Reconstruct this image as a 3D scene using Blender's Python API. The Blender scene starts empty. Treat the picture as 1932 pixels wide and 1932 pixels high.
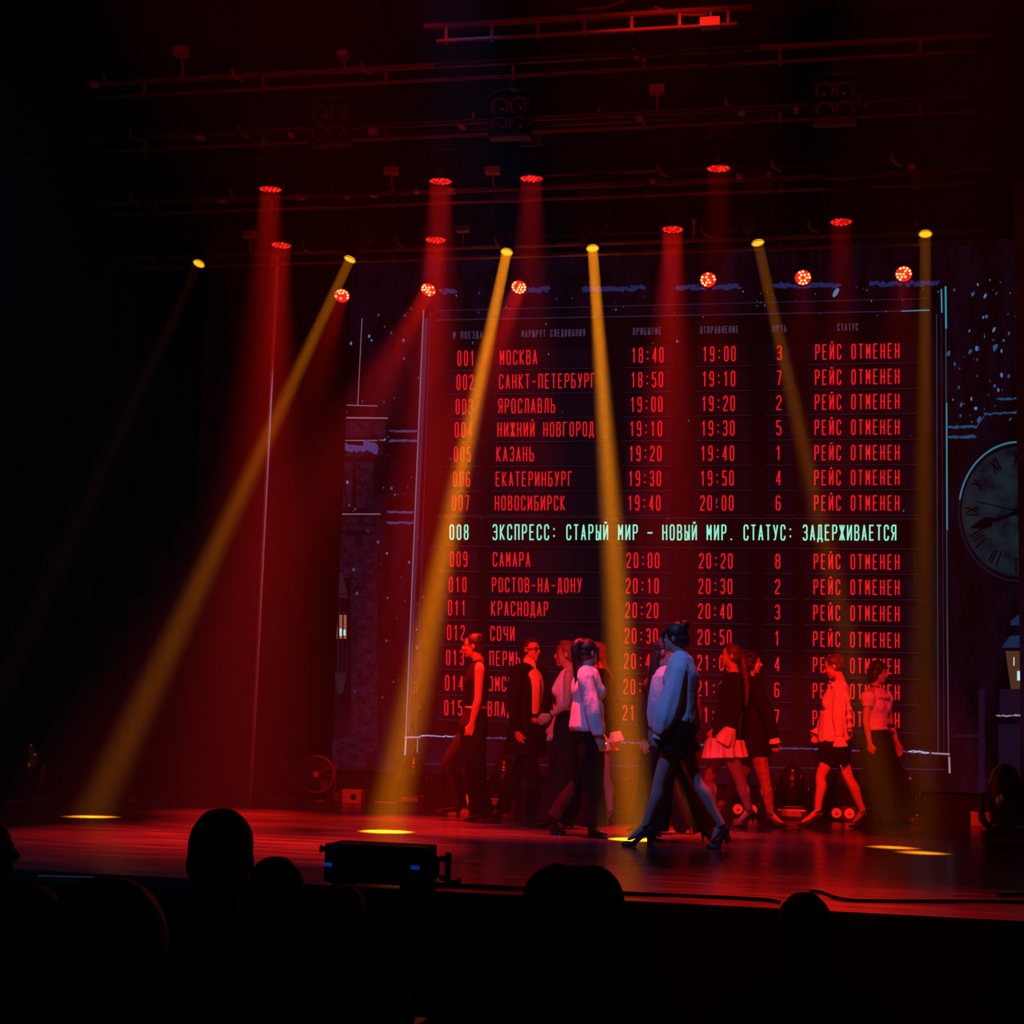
import bpy, bmesh, math, random
from mathutils import Vector, Matrix, noise
random.seed(7)
S = bpy.context.scene
HAZE = 0.0042
COL = S.collection
V = Vector
# ------------------------------------------------------------------ camera
CH = 0.939; FPX = 3000.0
_yaw, _pit, _rol = math.radians(11.48), math.radians(7.6), math.radians(1.687)
C0 = V((0, 0, CH))
_f = V((-math.sin(_yaw)*math.cos(_pit), math.cos(_yaw)*math.cos(_pit), math.sin(_pit)))
_r0 = V((math.cos(_yaw), math.sin(_yaw), 0)); _u0 = _r0.cross(_f)
_r = _r0*math.cos(_rol) + _u0*math.sin(_rol); _u = -_r0*math.sin(_rol) + _u0*math.cos(_rol)
cam = bpy.data.cameras.new('camera'); camo = bpy.data.objects.new('camera', cam); COL.objects.link(camo)
cam.sensor_width = 36; cam.lens = 36*FPX/1932; cam.clip_start = .05; cam.clip_end = 200
camo.matrix_world = Matrix(((_r.x, _u.x, -_f.x, 0), (_r.y, _u.y, -_f.y, 0), (_r.z, _u.z, -_f.z, CH), (0, 0, 0, 1)))
S.camera = camo
# ------------------------------------------------------------------ world, haze in the air, exposure
S.view_settings.view_transform = 'Standard'; S.view_settings.look = 'None'
S.view_settings.exposure = 0.0; S.view_settings.gamma = 1.0; S.view_settings.use_curve_mapping = False
w = bpy.data.worlds.new('world'); S.world = w; w.use_nodes = True
nt = w.node_tree; nt.nodes.clear()
wo = nt.nodes.new('ShaderNodeOutputWorld'); wb = nt.nodes.new('ShaderNodeBackground')
wb.inputs[0].default_value = (0, 0, 0, 1); wb.inputs[1].default_value = 0
nt.links.new(wb.outputs[0], wo.inputs['Surface'])
wv = nt.nodes.new('ShaderNodeVolumeScatter'); wv.inputs['Anisotropy'].default_value = 0.0
nt.links.new(wv.outputs[0], wo.inputs['Volume'])
# an even thin stage haze fills the air
wv.inputs['Density'].default_value = HAZE
cy = S.cycles
cy.max_bounces = 4; cy.diffuse_bounces = 2; cy.glossy_bounces = 2; cy.transmission_bounces = 2
cy.volume_bounces = 0; cy.transparent_max_bounces = 6
cy.sample_clamp_indirect = 4.0; cy.caustics_reflective = False; cy.caustics_refractive = False
RED = (1.0, .010, .006); AMBER = (1.0, .25, .003)
def spot(name, loc, target, power, color, deg, blend=.5, radius=.08, parent=None):
    l = bpy.data.lights.new(name, 'SPOT'); l.energy = power; l.color = color
    l.spot_size = math.radians(deg); l.spot_blend = blend; l.shadow_soft_size = radius
    o = bpy.data.objects.new(name, l); COL.objects.link(o)
    loc, target = V(loc), V(target)
    o.rotation_euler = (target-loc).to_track_quat('-Z', 'Y').to_euler()
    o.location = loc
    if parent:
        o.parent = parent; o.location = loc-parent.location
    return o
def beam_light(name, loc, aim, power, color, size, spread, parent=None):
    l = bpy.data.lights.new(name, 'AREA'); l.shape = 'DISK'; l.size = size; l.energy = power; l.color = color; l.spread = math.radians(spread)
    o = bpy.data.objects.new(name, l); COL.objects.link(o)
    o.rotation_euler = V(aim).to_track_quat('-Z', 'Y').to_euler(); o.location = V(loc)-(parent.location if parent else V((0, 0, 0)))
    if parent: o.parent = parent
    return o
# lamps of the house, out in the auditorium and on the front bar over the stage edge, plus an added fill for the rig
spot('house_spot_cool', (-6.0, 6.4, 7.2), (-4.6, 10.4, 0), 700, (.26, .40, 1.0), 40, .9, .15)
spot('house_spot_cool', (-2.6, 8.9, 6.6), (-1.85, 13.25, .9), 900, (.12, .27, 1.0), 27, .8, .15)
for x0, x1, p in ((-1.2, -4.15, 1.0), (-4.8, -3.0, 1.0), (-1.2, -1.0, 1.2), (1.6, .3, 1.3)):
    spot('balcony_wash', (x0, -1.5, 11.4), (x1, 16.6, 1.1), 15500*p, RED, 8.2, .4, .12)
spot('rig_bounce_fill', (-1.0, -3.0, 6.0), (-2.2, 13.5, 6.0), 800, RED, 32, .8, .2)  # unseen lamp added so the bars show, in place of red bounce
# ------------------------------------------------------------------ helpers
def ray(px, py): return _f + _r*((px-966)/FPX) - _u*((py-966)/FPX)
def at(px, py, Y):
    d = ray(px, py); return C0 + d*(Y/d.y)
def at_z(px, py, z):
    d = ray(px, py); return C0 + d*((z-CH)/d.z)
def on_floor(px, py): return at_z(px, py, 0.0)

_mats = {}
def mat(name, col=(.5, .5, .5), rough=.6, metal=0, emit=None, est=1.0, bump=0, bscale=60, var=0, vscale=8, spec=.5, sample=False, sheen=0):
    if name in _mats: return _mats[name]
    m = bpy.data.materials.new(name); m.use_nodes = True; t = m.node_tree
    b = t.nodes['Principled BSDF']
    b.inputs['Base Color'].default_value = (*col, 1); b.inputs['Roughness'].default_value = rough
    b.inputs['Metallic'].default_value = metal; b.inputs['Specular IOR Level'].default_value = spec
    if sheen: b.inputs['Sheen Weight'].default_value = sheen
    tc = t.nodes.new('ShaderNodeTexCoord')
    if var:
        n = t.nodes.new('ShaderNodeTexNoise'); n.inputs['Scale'].default_value = vscale; n.inputs['Detail'].default_value = 4
        t.links.new(tc.outputs['Object'], n.inputs['Vector'])
        mx = t.nodes.new('ShaderNodeMix'); mx.data_type = 'RGBA'
        mx.inputs[6].default_value = (*[c*(1-var) for c in col], 1); mx.inputs[7].default_value = (*[min(1, c*(1+var)) for c in col], 1)
        t.links.new(n.outputs[0], mx.inputs[0]); t.links.new(mx.outputs[2], b.inputs['Base Color'])
    if bump:
        n = t.nodes.new('ShaderNodeTexNoise'); n.inputs['Scale'].default_value = bscale; n.inputs['Detail'].default_value = 3
        t.links.new(tc.outputs['Object'], n.inputs['Vector'])
        bp = t.nodes.new('ShaderNodeBump'); bp.inputs['Strength'].default_value = bump; bp.inputs['Distance'].default_value = .01
        t.links.new(n.outputs[0], bp.inputs['Height']); t.links.new(bp.outputs[0], b.inputs['Normal'])
    if emit:
        b.inputs['Emission Color'].default_value = (*emit, 1); b.inputs['Emission Strength'].default_value = est
    if not sample:
        try: m.cycles.emission_sampling = 'NONE'
        except Exception: pass
    _mats[name] = m
    return m
BLK = mat('black_metal', (.012, .012, .013), .42, .3, var=.3)
BLKP = mat('black_plastic', (.015, .015, .016), .35, var=.3)
DARKCLOTH = mat('black_velour', (.006, .006, .007), .95, bump=.3, bscale=120, spec=.1)

def setp(o, label=None, cat=None, group=None, kind=None):
    if label: o['label'] = label
    if cat: o['category'] = cat
    if group: o['group'] = group
    if kind: o['kind'] = kind
    return o
def thing(name, loc, label, cat, group=None):
    o = bpy.data.objects.new(name, None); COL.objects.link(o); o.location = loc; o.empty_display_size = .1
    return setp(o, label, cat, group)
def wloc(o):
    p = V((0, 0, 0))
    while o: p += o.location; o = o.parent
    return p
def obj(name, bm, m, parent=None, smooth=False, world=True):
    """link bm (in world coordinates when world) as one mesh object"""
    bmesh.ops.recalc_face_normals(bm, faces=bm.faces)
    if parent and world:
        off = wloc(parent)
        for v in bm.verts: v.co -= off
    me = bpy.data.meshes.new(name); bm.to_mesh(me); bm.free()
    if smooth: me.shade_smooth()
    me.materials.append(m)
    o = bpy.data.objects.new(name, me); COL.objects.link(o)
    if parent: o.parent = parent
    return o
def B(): return bmesh.new()
def box(bm, c, s, R=None, bev=0):
    c = V(c); R = R or Matrix.Identity(3)
    ret = bmesh.ops.create_cube(bm, size=1)
    vs = ret['verts']
    for v in vs: v.co = V((v.co.x*s[0], v.co.y*s[1], v.co.z*s[2]))
    if bev:
        es = list({e for v in vs for e in v.link_edges})
        r = bmesh.ops.bevel(bm, geom=es, offset=bev, segments=2, affect='EDGES', profile=.6)
        vs = list({v for f in r['faces'] for v in f.verts} | {v for v in vs if v.is_valid})
        vs = [v for v in vs if v.is_valid]
    for v in vs: v.co = R @ v.co + c
def frame(t, ref=V((0, 0, 1))):
    t = t.normalized(); a = ref-t*ref.dot(t)
    if a.length < 1e-4: a = V((1, 0, 0))-t*t.x
    a.normalize(); return a, t.cross(a)
def tube(bm, pts, rad, ref=V((0, 1, 0)), seg=14, sub=4, cap='round', mod=None):
    """loft along pts; rad: list of r or (a,b): a along ref, b across. mod(t,ang)->radius multiplier"""
    pts = [V(p) for p in pts]; rad = [(r, r) if not isinstance(r, (tuple, list)) else r for r in rad]
    n = len(pts); P = []; R = []
    for i in range(n-1):
        p0, p1, p2, p3 = pts[max(i-1, 0)], pts[i], pts[i+1], pts[min(i+2, n-1)]
        r0, r1, r2, r3 = rad[max(i-1, 0)], rad[i], rad[i+1], rad[min(i+2, n-1)]
        for k in range(sub):
            t = k/sub
            h = lambda a, b, c, d: .5*((2*b)+(c-a)*t+(2*a-5*b+4*c-d)*t*t+(3*b-a-3*c+d)*t**3)
            P.append(V([h(p0[q], p1[q], p2[q], p3[q]) for q in range(3)]))
            R.append([max(.0015, h(r0[q], r1[q], r2[q], r3[q])) for q in range(2)])
    P.append(pts[-1]); R.append(list(rad[-1]))
    if cap == 'round':
        t0 = (P[0]-P[1]).normalized(); t1 = (P[-1]-P[-2]).normalized()
        r0 = list(R[0]); r1 = list(R[-1]); b0 = P[0].copy(); b1 = P[-1].copy(); m0, m1 = min(r0), min(r1)
        for ang in (30, 60, 82):
            c, s = math.cos(math.radians(ang)), math.sin(math.radians(ang))
            P.insert(0, b0+t0*m0*s); R.insert(0, [q*c for q in r0])
            P.append(b1+t1*m1*s); R.append([q*c for q in r1])
    rings = []; N = len(P)
    for i in range(N):
        t = P[min(i+1, N-1)]-P[max(i-1, 0)]
        a, b = frame(t, ref)
        ring = []
        for k in range(seg):
            an = 2*math.pi*k/seg; mu = mod(i/(N-1), an) if mod else 1
            ring.append(bm.verts.new(P[i]+a*(R[i][0]*math.cos(an)*mu)+b*(R[i][1]*math.sin(an)*mu)))
        rings.append(ring)
    for i in range(N-1):
        for k in range(seg):
            bm.faces.new((rings[i][k], rings[i][(k+1) % seg], rings[i+1][(k+1) % seg], rings[i+1][k]))
    bm.faces.new(rings[0][::-1]); bm.faces.new(rings[-1])
def ell(bm, c, r, M=None, u=16, v=12):
    M = M or Matrix.Identity(3); c = V(c)
    ret = bmesh.ops.create_uvsphere(bm, u_segments=u, v_segments=v, radius=1)
    for q in ret['verts']: q.co = M @ V((q.co.x*r[0], q.co.y*r[1], q.co.z*r[2])) + c
def cyl(bm, a, b, r, r2=None, seg=20):
    tube(bm, [a, b], [r, r if r2 is None else r2], ref=V((.3, 1, .2)), seg=seg, sub=1, cap='flat')
def ring(bm, c, axis, R, r, seg=28, s2=8):
    axis = V(axis).normalized(); a, b = frame(axis, V((.1, .2, 1)))
    rg = []
    for i in range(seg):
        t = 2*math.pi*i/seg; d = a*math.cos(t)+b*math.sin(t)
        rg.append([bm.verts.new(V(c)+d*(R+r*math.cos(2*math.pi*k/s2))+axis*(r*math.sin(2*math.pi*k/s2))) for k in range(s2)])
    for i in range(seg):
        for k in range(s2):
            bm.faces.new((rg[i][k], rg[i][(k+1) % s2], rg[(i+1) % seg][(k+1) % s2], rg[(i+1) % seg][k]))
def quad(bm, pts):
    bm.faces.new([bm.verts.new(V(p)) for p in pts])
_dgcount = 0
def remesh_obj(name, bm, m, parent, voxel=.008, smooth=4, rough=0, rscale=(14, 14, 5)):
    """fuse everything in bm into ONE continuous surface"""
    o = obj(name, bm, m, parent)
    md = o.modifiers.new('r', 'REMESH'); md.mode = 'VOXEL'; md.voxel_size = voxel
    if smooth:
        ms = o.modifiers.new('s', 'SMOOTH'); ms.iterations = smooth; ms.factor = .5
    dg = bpy.context.evaluated_depsgraph_get(); ev = o.evaluated_get(dg)
    me = bpy.data.meshes.new_from_object(ev)
    o.modifiers.clear(); o.data = me
    if rough:
        n = len(me.vertices); co = [0.0]*(3*n); no = [0.0]*(3*n)
        me.vertices.foreach_get('co', co); me.vertices.foreach_get('normal', no)
        for i in range(0, 3*n, 3):
            p = V((co[i]*rscale[0], co[i+1]*rscale[1], co[i+2]*rscale[2])); d = rough*(noise.noise(p)+.5*noise.noise(p*2.1))
            co[i] += no[i]*d; co[i+1] += no[i+1]*d; co[i+2] += no[i+2]*d
        me.vertices.foreach_set('co', co); me.update()
    me.shade_smooth()
    if not me.materials: me.materials.append(m)
    return o
def copy_tree(o, parent=None):
    c = o.copy(); COL.objects.link(c); c.parent = parent
    for ch in list(o.children): copy_tree(ch, c)
    return c
# ------------------------------------------------------------------ the stage house
YS = 18.14; YF = 8.87; HALL = -0.72
def stage_mat():
    m = bpy.data.materials.new('stage_vinyl'); m.use_nodes = True; t = m.node_tree; b = t.nodes['Principled BSDF']
    tc = t.nodes.new('ShaderNodeTexCoord'); mp = t.nodes.new('ShaderNodeMapping'); mp.inputs['Scale'].default_value = (.5, 3.0, 1)
    n = t.nodes.new('ShaderNodeTexNoise'); n.inputs['Scale'].default_value = 2.2; n.inputs['Detail'].default_value = 6
    t.links.new(tc.outputs['Object'], mp.inputs[0]); t.links.new(mp.outputs[0], n.inputs['Vector'])
    r = t.nodes.new('ShaderNodeValToRGB'); r.color_ramp.elements[0].position = .3; r.color_ramp.elements[1].position = .75
    r.color_ramp.elements[0].color = (.020, .017, .017, 1); r.color_ramp.elements[1].color = (.050, .044, .043, 1)
    t.links.new(n.outputs[0], r.inputs[0]); t.links.new(r.outputs[0], b.inputs['Base Color'])
    r2 = t.nodes.new('ShaderNodeMapRange'); r2.inputs[1].default_value = .3; r2.inputs[2].default_value = .75
    r2.inputs[3].default_value = .16; r2.inputs[4].default_value = .3
    t.links.new(n.outputs[0], r2.inputs[0]); t.links.new(r2.outputs[0], b.inputs['Roughness'])
    bp = t.nodes.new('ShaderNodeBump'); bp.inputs['Strength'].default_value = .05; bp.inputs['Distance'].default_value = .02
    t.links.new(n.outputs[0], bp.inputs['Height']); t.links.new(bp.outputs[0], b.inputs['Normal'])
    return m
def struct(name, bm, m): return setp(obj(name, bm, m), kind='structure')
bm = B(); box(bm, (-2, (YF+20.2)/2, -.03), (30, 20.2-YF, .06)); struct('floor', bm, stage_mat())
bm = B(); box(bm, (-2, YF-.005, -.39), (30, .05, .66)); struct('trim_1', bm, mat('apron_black', (.002, .002, .002), .9, bump=.2, spec=.1))
bm = B(); box(bm, (-2, 2.2, HALL-.03), (30, 13.3, .06)); struct('floor_hall', bm, mat('hall_carpet', (.008, .006, .006), .95, bump=.4, bscale=200, spec=.1))
bm = B(); box(bm, (-2, 20.25, 6.6), (30, .1, 14.8)); struct('wall_back', bm, mat('black_wall', (.01, .01, .01), .9, bump=.2, spec=.1))
bm = B(); box(bm, (-17.05, 8.4, 6.6), (.1, 24, 14.8)); struct('wall_left', bm, mat('black_wall'))
bm = B(); box(bm, (13.05, 8.4, 6.6), (.1, 24, 14.8)); struct('wall_right', bm, mat('black_wall'))
bm = B(); box(bm, (-2, 8.4, 14.0), (30, 24, .1)); struct('ceiling', bm, mat('black_ceiling', (.006, .006, .006), .95, spec=.1))

def curtain(name, x0, x1, y, z0, z1, amp, n, m, label, cat='curtain', thick=.04):
    t = thing(name, ((x0+x1)/2, y, z0), label, cat)
    bm = B(); N = max(40, n*10); rows = [z0, z0+(z1-z0)*.5, z1]
    fr = []; bk = []
    for z in rows:
        a = []; b_ = []
        for i in range(N+1):
            u = i/N; x = x0+(x1-x0)*u
            yy = y+amp*math.sin(2*math.pi*n*u)+.4*amp*math.sin(2*math.pi*n*2.3*u+1.0)
            a.append(bm.verts.new((x, yy, z))); b_.append(bm.verts.new((x, yy+thick, z)))
        fr.append(a); bk.append(b_)
    for j in range(2):
        for i in range(N):
            bm.faces.new((fr[j][i], fr[j][i+1], fr[j+1][i+1], fr[j+1][i]))
            bm.faces.new((bk[j][i+1], bk[j][i], bk[j+1][i], bk[j+1][i+1]))
        bm.faces.new((bk[j][0], fr[j][0], fr[j+1][0], bk[j+1][0])); bm.faces.new((fr[j][N], bk[j][N], bk[j+1][N], fr[j+1][N]))
    for i in range(N):
        bm.faces.new((fr[0][i+1], fr[0][i], bk[0][i], bk[0][i+1])); bm.faces.new((fr[2][i], fr[2][i+1], bk[2][i+1], bk[2][i]))
    obj('drape', bm, m, t, smooth=True)
    return t
# left wing: black leg, pale flat lit red, black leg beside the screen
pr = on_floor(468, 1517); pl = on_floor(284, 1517)
flat_y = pr.y
t = thing('wing_flat', (pr.x-.6, flat_y, 0), 'tall flat wing panel glowing dull red, left of the black drape beside the screen', 'stage flat')
x0 = pl.x; x1 = pr.x
bm = B(); box(bm, ((x0+x1)/2, flat_y+.03, 3.25), (x1-x0, .05, 6.5)); obj('panel', bm, mat('flat_canvas', (.026, .018, .018), .8, bump=.12, bscale=8, var=.25, vscale=1.5, spec=.15), t)
bm = B(); box(bm, (x1+.012, flat_y+.03, 3.25), (.02, .056, 6.5)); setp(obj('edge_light', bm, mat('lit_edge', (.75, .72, .75), .5), t), 'strip of screen light on the panel edge')  # light strip added: screen light caught by the flat's edge, put into colour
spot('side_light', (x1+1.9, flat_y+.9, 5.2), (x1+.03, flat_y+.02, 3.6), 60, (.55, .5, 1.0), 60, .8, .1)  # unseen lamp added to brighten the edge as the screen's light would
p = on_floor(270, 1519); q = on_floor(-90, 1535)
curtain('wing_curtain', q.x-2.5, x0+.02, flat_y-.25, .01, 6.6, .07, 12, DARKCLOTH, 'black wing curtain at the far left of the stage')
a = at(474, 1400, YS-.16).x; b_ = at(626, 1400, YS-.16).x
curtain('wing_curtain', a-.75, b_, YS-.20, .02, 6.8, .03, 7, DARKCLOTH, 'black velour drape between the red lit flat and the screen')
rx = at(1926, 1300, 16.4).x
t = thing('wing_flat', (rx+.3, 16.4, 0), 'narrow slice of purple lit wing flat at the right edge, before the clock', 'stage flat')
bm = B(); box(bm, (rx+.5, 16.43, 3.3), (1.0, .05, 6.6)); obj('panel', bm, mat('flat_grey', (.10, .085, .10), .8, bump=.15, bscale=10), t)
spot('side_light', (rx+1.1, 15.0, .5), (rx+.2, 16.4, 1.6), 16, (.55, .12, .7), 70, .9, .1)
# scalloped border high over the front of the stage
bm = B(); N = 160
Yb = at_z(800, 80, 6.6).y
prev = None
for i in range(N+1):
    u = i/N; x = -7+10*u; zb = 6.62+.09*abs(math.sin(u*math.pi*9))+.03*math.sin(u*31)
    yy = Yb+.05*math.sin(u*80)
    c = [bm.verts.new((x, yy, zb)), bm.verts.new((x, yy, 13.9)), bm.verts.new((x, yy+.03, 13.9)), bm.verts.new((x, yy+.03, zb))]
    if prev:
        for k in range(4): bm.faces.new((prev[k], c[k], c[(k+1) % 4], prev[(k+1) % 4]))
    prev = c
tb = thing('border_curtain', (-2, Yb, 6.6), 'dark scalloped border drape hanging highest, above all the lighting bars', 'curtain')
obj('drape', bm, mat('border_cloth', (.02, .012, .012), .9, spec=.1), tb)

# ------------------------------------------------------------------ LED screen with the departure board picture
z_bot = at(1250, 1475, YS).z
xl = at(600, 1000, YS).x; xr = at(1990, 1000, YS).x; ztop = at(1250, 470, YS).z
scr = thing('led_screen', ((xl+xr)/2, YS, 0), 'wide LED screen across the back showing a red railway departure board', 'screen')
def scr_mat():
    m = bpy.data.materials.new('screen_picture'); m.use_nodes = True; t = m.node_tree; b = t.nodes['Principled BSDF']
    b.inputs['Base Color'].default_value = (.012, .011, .012, 1); b.inputs['Roughness'].default_value = .7; b.inputs['Specular IOR Level'].default_value = .15
    tc = t.nodes.new('ShaderNodeTexCoord'); mp = t.nodes.new('ShaderNodeMapping'); mp.inputs['Scale'].default_value = (1.6, 1, .5)
    n = t.nodes.new('ShaderNodeTexNoise'); n.inputs['Scale'].default_value = 2.2; n.inputs['Detail'].default_value = 9; n.inputs['Roughness'].default_value = .75
    t.links.new(tc.outputs['Object'], mp.inputs[0]); t.links.new(mp.outputs[0], n.inputs['Vector'])
    r = t.nodes.new('ShaderNodeValToRGB'); e = r.color_ramp.elements
    e[0].position = .42; e[0].color = (.0003, .0002, .0008, 1); e[1].position = .8; e[1].color = (.014, .005, .021, 1)
    t.links.new(n.outputs[0], r.inputs[0]); t.links.new(r.outputs[0], b.inputs['Emission Color']); b.inputs['Emission Strength'].default_value = .55
    m.cycles.emission_sampling = 'NONE'
    return m
bm = B(); box(bm, ((xl+xr)/2, YS+.05, (z_bot+ztop)/2), (xr-xl, .1, ztop-z_bot)); obj('display_panel', bm, scr_mat(), scr)
bm = B(); box(bm, ((xl+xr)/2, YS+.2, z_bot/2), (xr-xl, .3, z_bot)); obj('plinth', bm, mat('plinth_black', (.008, .008, .008), .8, spec=.2), scr)
def px(x, y, layer=1): return at(x, y, YS-.004*layer)
MPP = YS/FPX*1.04
def sline(bm, p, q, wpx, layer=1):
    a, b_ = px(*p, layer), px(*q, layer); d = (b_-a).normalized(); nrm = V((-d.z, 0, d.x))*(wpx*MPP*.5)
    quad(bm, (a-nrm, b_-nrm, b_+nrm, a+nrm))
def srect(bm, x0, y0, x1, y1, layer=1, x2=None, x3=None):
    quad(bm, (px(x0, y0, layer), px(x1, y0, layer), px(x1 if x2 is None else x2, y1, layer), px(x0 if x3 is None else x3, y1, layer)))
def glow(name, c=(0, 0, 0), s=1.0): return mat('screen_'+name, (.01, .01, .01), .7, emit=c, est=s, spec=.1)
BLUE = glow('blue', (.05, .16, .42)); PALE = glow('pale', (.32, .36, .62)); VIO = glow('violet', (.09, .03, .17)); CYAN = glow('cyan', (.02, .2, .30)); ROSE = glow('rose', (.40, .24, .34)); DIMV = glow('dim_violet', (.018, .007, .03))
def part(name, bm, m, label=None):
    o = obj(name, bm, m, scr)
    if label: o['label'] = label
    return o
# the board field
bm = B(); quad(bm, (px(822, 602), px(1745, 585), px(1757, 1412), px(795, 1388)))
part('board_field', bm, glow('field', (.0022, .0004, .0010)))
# board frame mouldings
bm = B()
sline(bm, (799, 585), (764, 1425), 2.4, 2)
part('board_frame', bm, glow('frame_line', (.13, .11, .19)))
bm = B(); sline(bm, (1767, 592), (1770, 1420), 1.4, 2); sline(bm, (1784, 540), (1787, 1150), 2.0, 2)
part('board_frame', bm, glow('frame_teal', (.012, .045, .075)))
bm = B(); sline(bm, (1787, 1150), (1790, 1458), 2.0, 2)
part('board_frame', bm, glow('frame_rose', (.075, .04, .085)))
bm = B()
sline(bm, (812, 590), (784, 1392), 1.4, 2); sline(bm, (1776, 600), (1781, 1420), 1.2, 2)
sline(bm, (822, 604), (1755, 586), 2.2, 2); sline(bm, (822, 586), (1755, 563), 1.4, 2)
sline(bm, (800, 1441), (1782, 1452), 2, 2)
srect(bm, 800, 600, 808, 1390, 1, 772, 768)
part('board_frame', bm, glow('frame_dim', (.022, .011, .036)))
bm = B(); sline(bm, (1784, 540), (1785, 620), 3.2, 3); sline(bm, (1776, 545), (1777, 590), 2.5, 3); sline(bm, (1786, 760), (1787, 1000), 2.2, 3); sline(bm, (1700, 587), (1754, 585), 2, 3)
part('frame_highlight', bm, glow('frame_hi', (.03, .26, .36)))
bm = B()
sline(bm, (766, 1391), (764, 1425), 3.5, 3); sline(bm, (763, 1391), (793, 1391), 3, 3); sline(bm, (1757, 1421), (1792, 1423), 3, 3); sline(bm, (1791, 1428), (1792, 1459), 3, 3); sline(bm, (788, 1395), (787, 1420), 1.5, 3)
part('frame_foot', bm, glow('frame_foot', (.34, .2, .26)))
# row slots and hairlines
rows_l = [676, 721, 767, 811, 857, 904, 949, 1004, 1055, 1103, 1147, 1194, 1241, 1289, 1336]
rows_r = [663, 711, 758, 806, 854, 901, 949, 1005, 1060, 1108, 1157, 1207, 1256, 1305, 1357]
def rowy(i, x):
    u = (x-878+.0)/(1617-878); return rows_l[i]+(rows_r[i]-rows_l[i])*u
def colx(x_top, i, xb):  # the columns lean with the board
    u = (rowy(i, x_top)-668)/(1340-668); return x_top+(xb-x_top)*u
cols = [(846, 916, 822, 897), (932, 1153, 911, 1146), (1178, 1272, 1163, 1263), (1311, 1419, 1302, 1412), (1445, 1502, 1440, 1497), (1522, 1732, 1516, 1736)]
bs = B(); bl = B(); bsh = B()
for i in range(15):
    if i == 7: continue
    for (a0, a1, b0, b1) in cols:
        xa = colx(a0, i, b0); xb = colx(a1, i, b1)
        ya, yb = rowy(i, xa), rowy(i, xb)
        quad(bs, (px(xa+5, ya-17, 2), px(xb-5, yb-17, 2), px(xb-5, yb+19, 2), px(xa+5, ya+19, 2)))
        quad(bsh, (px(xa, ya-23, 2), px(xb, yb-23, 2), px(xb, yb-20.5, 2), px(xa, ya-20.5, 2)))
        sline(bl, (xa, ya+23), (xb, yb+23), .9, 3)
sline(bl, (822, 975), (1735, 979), 1.0, 3); sline(bl, (812, 1030), (1735, 1036), .8, 3)
part('slot_panels', bs, glow('slot', (.0028, .0010, .0034))); part('slot_shadows', bsh, glow('slot_shadow', (.0012, .0002, .0006))); part('row_rules', bl, glow('rule', (.020, .010, .036)))
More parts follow.
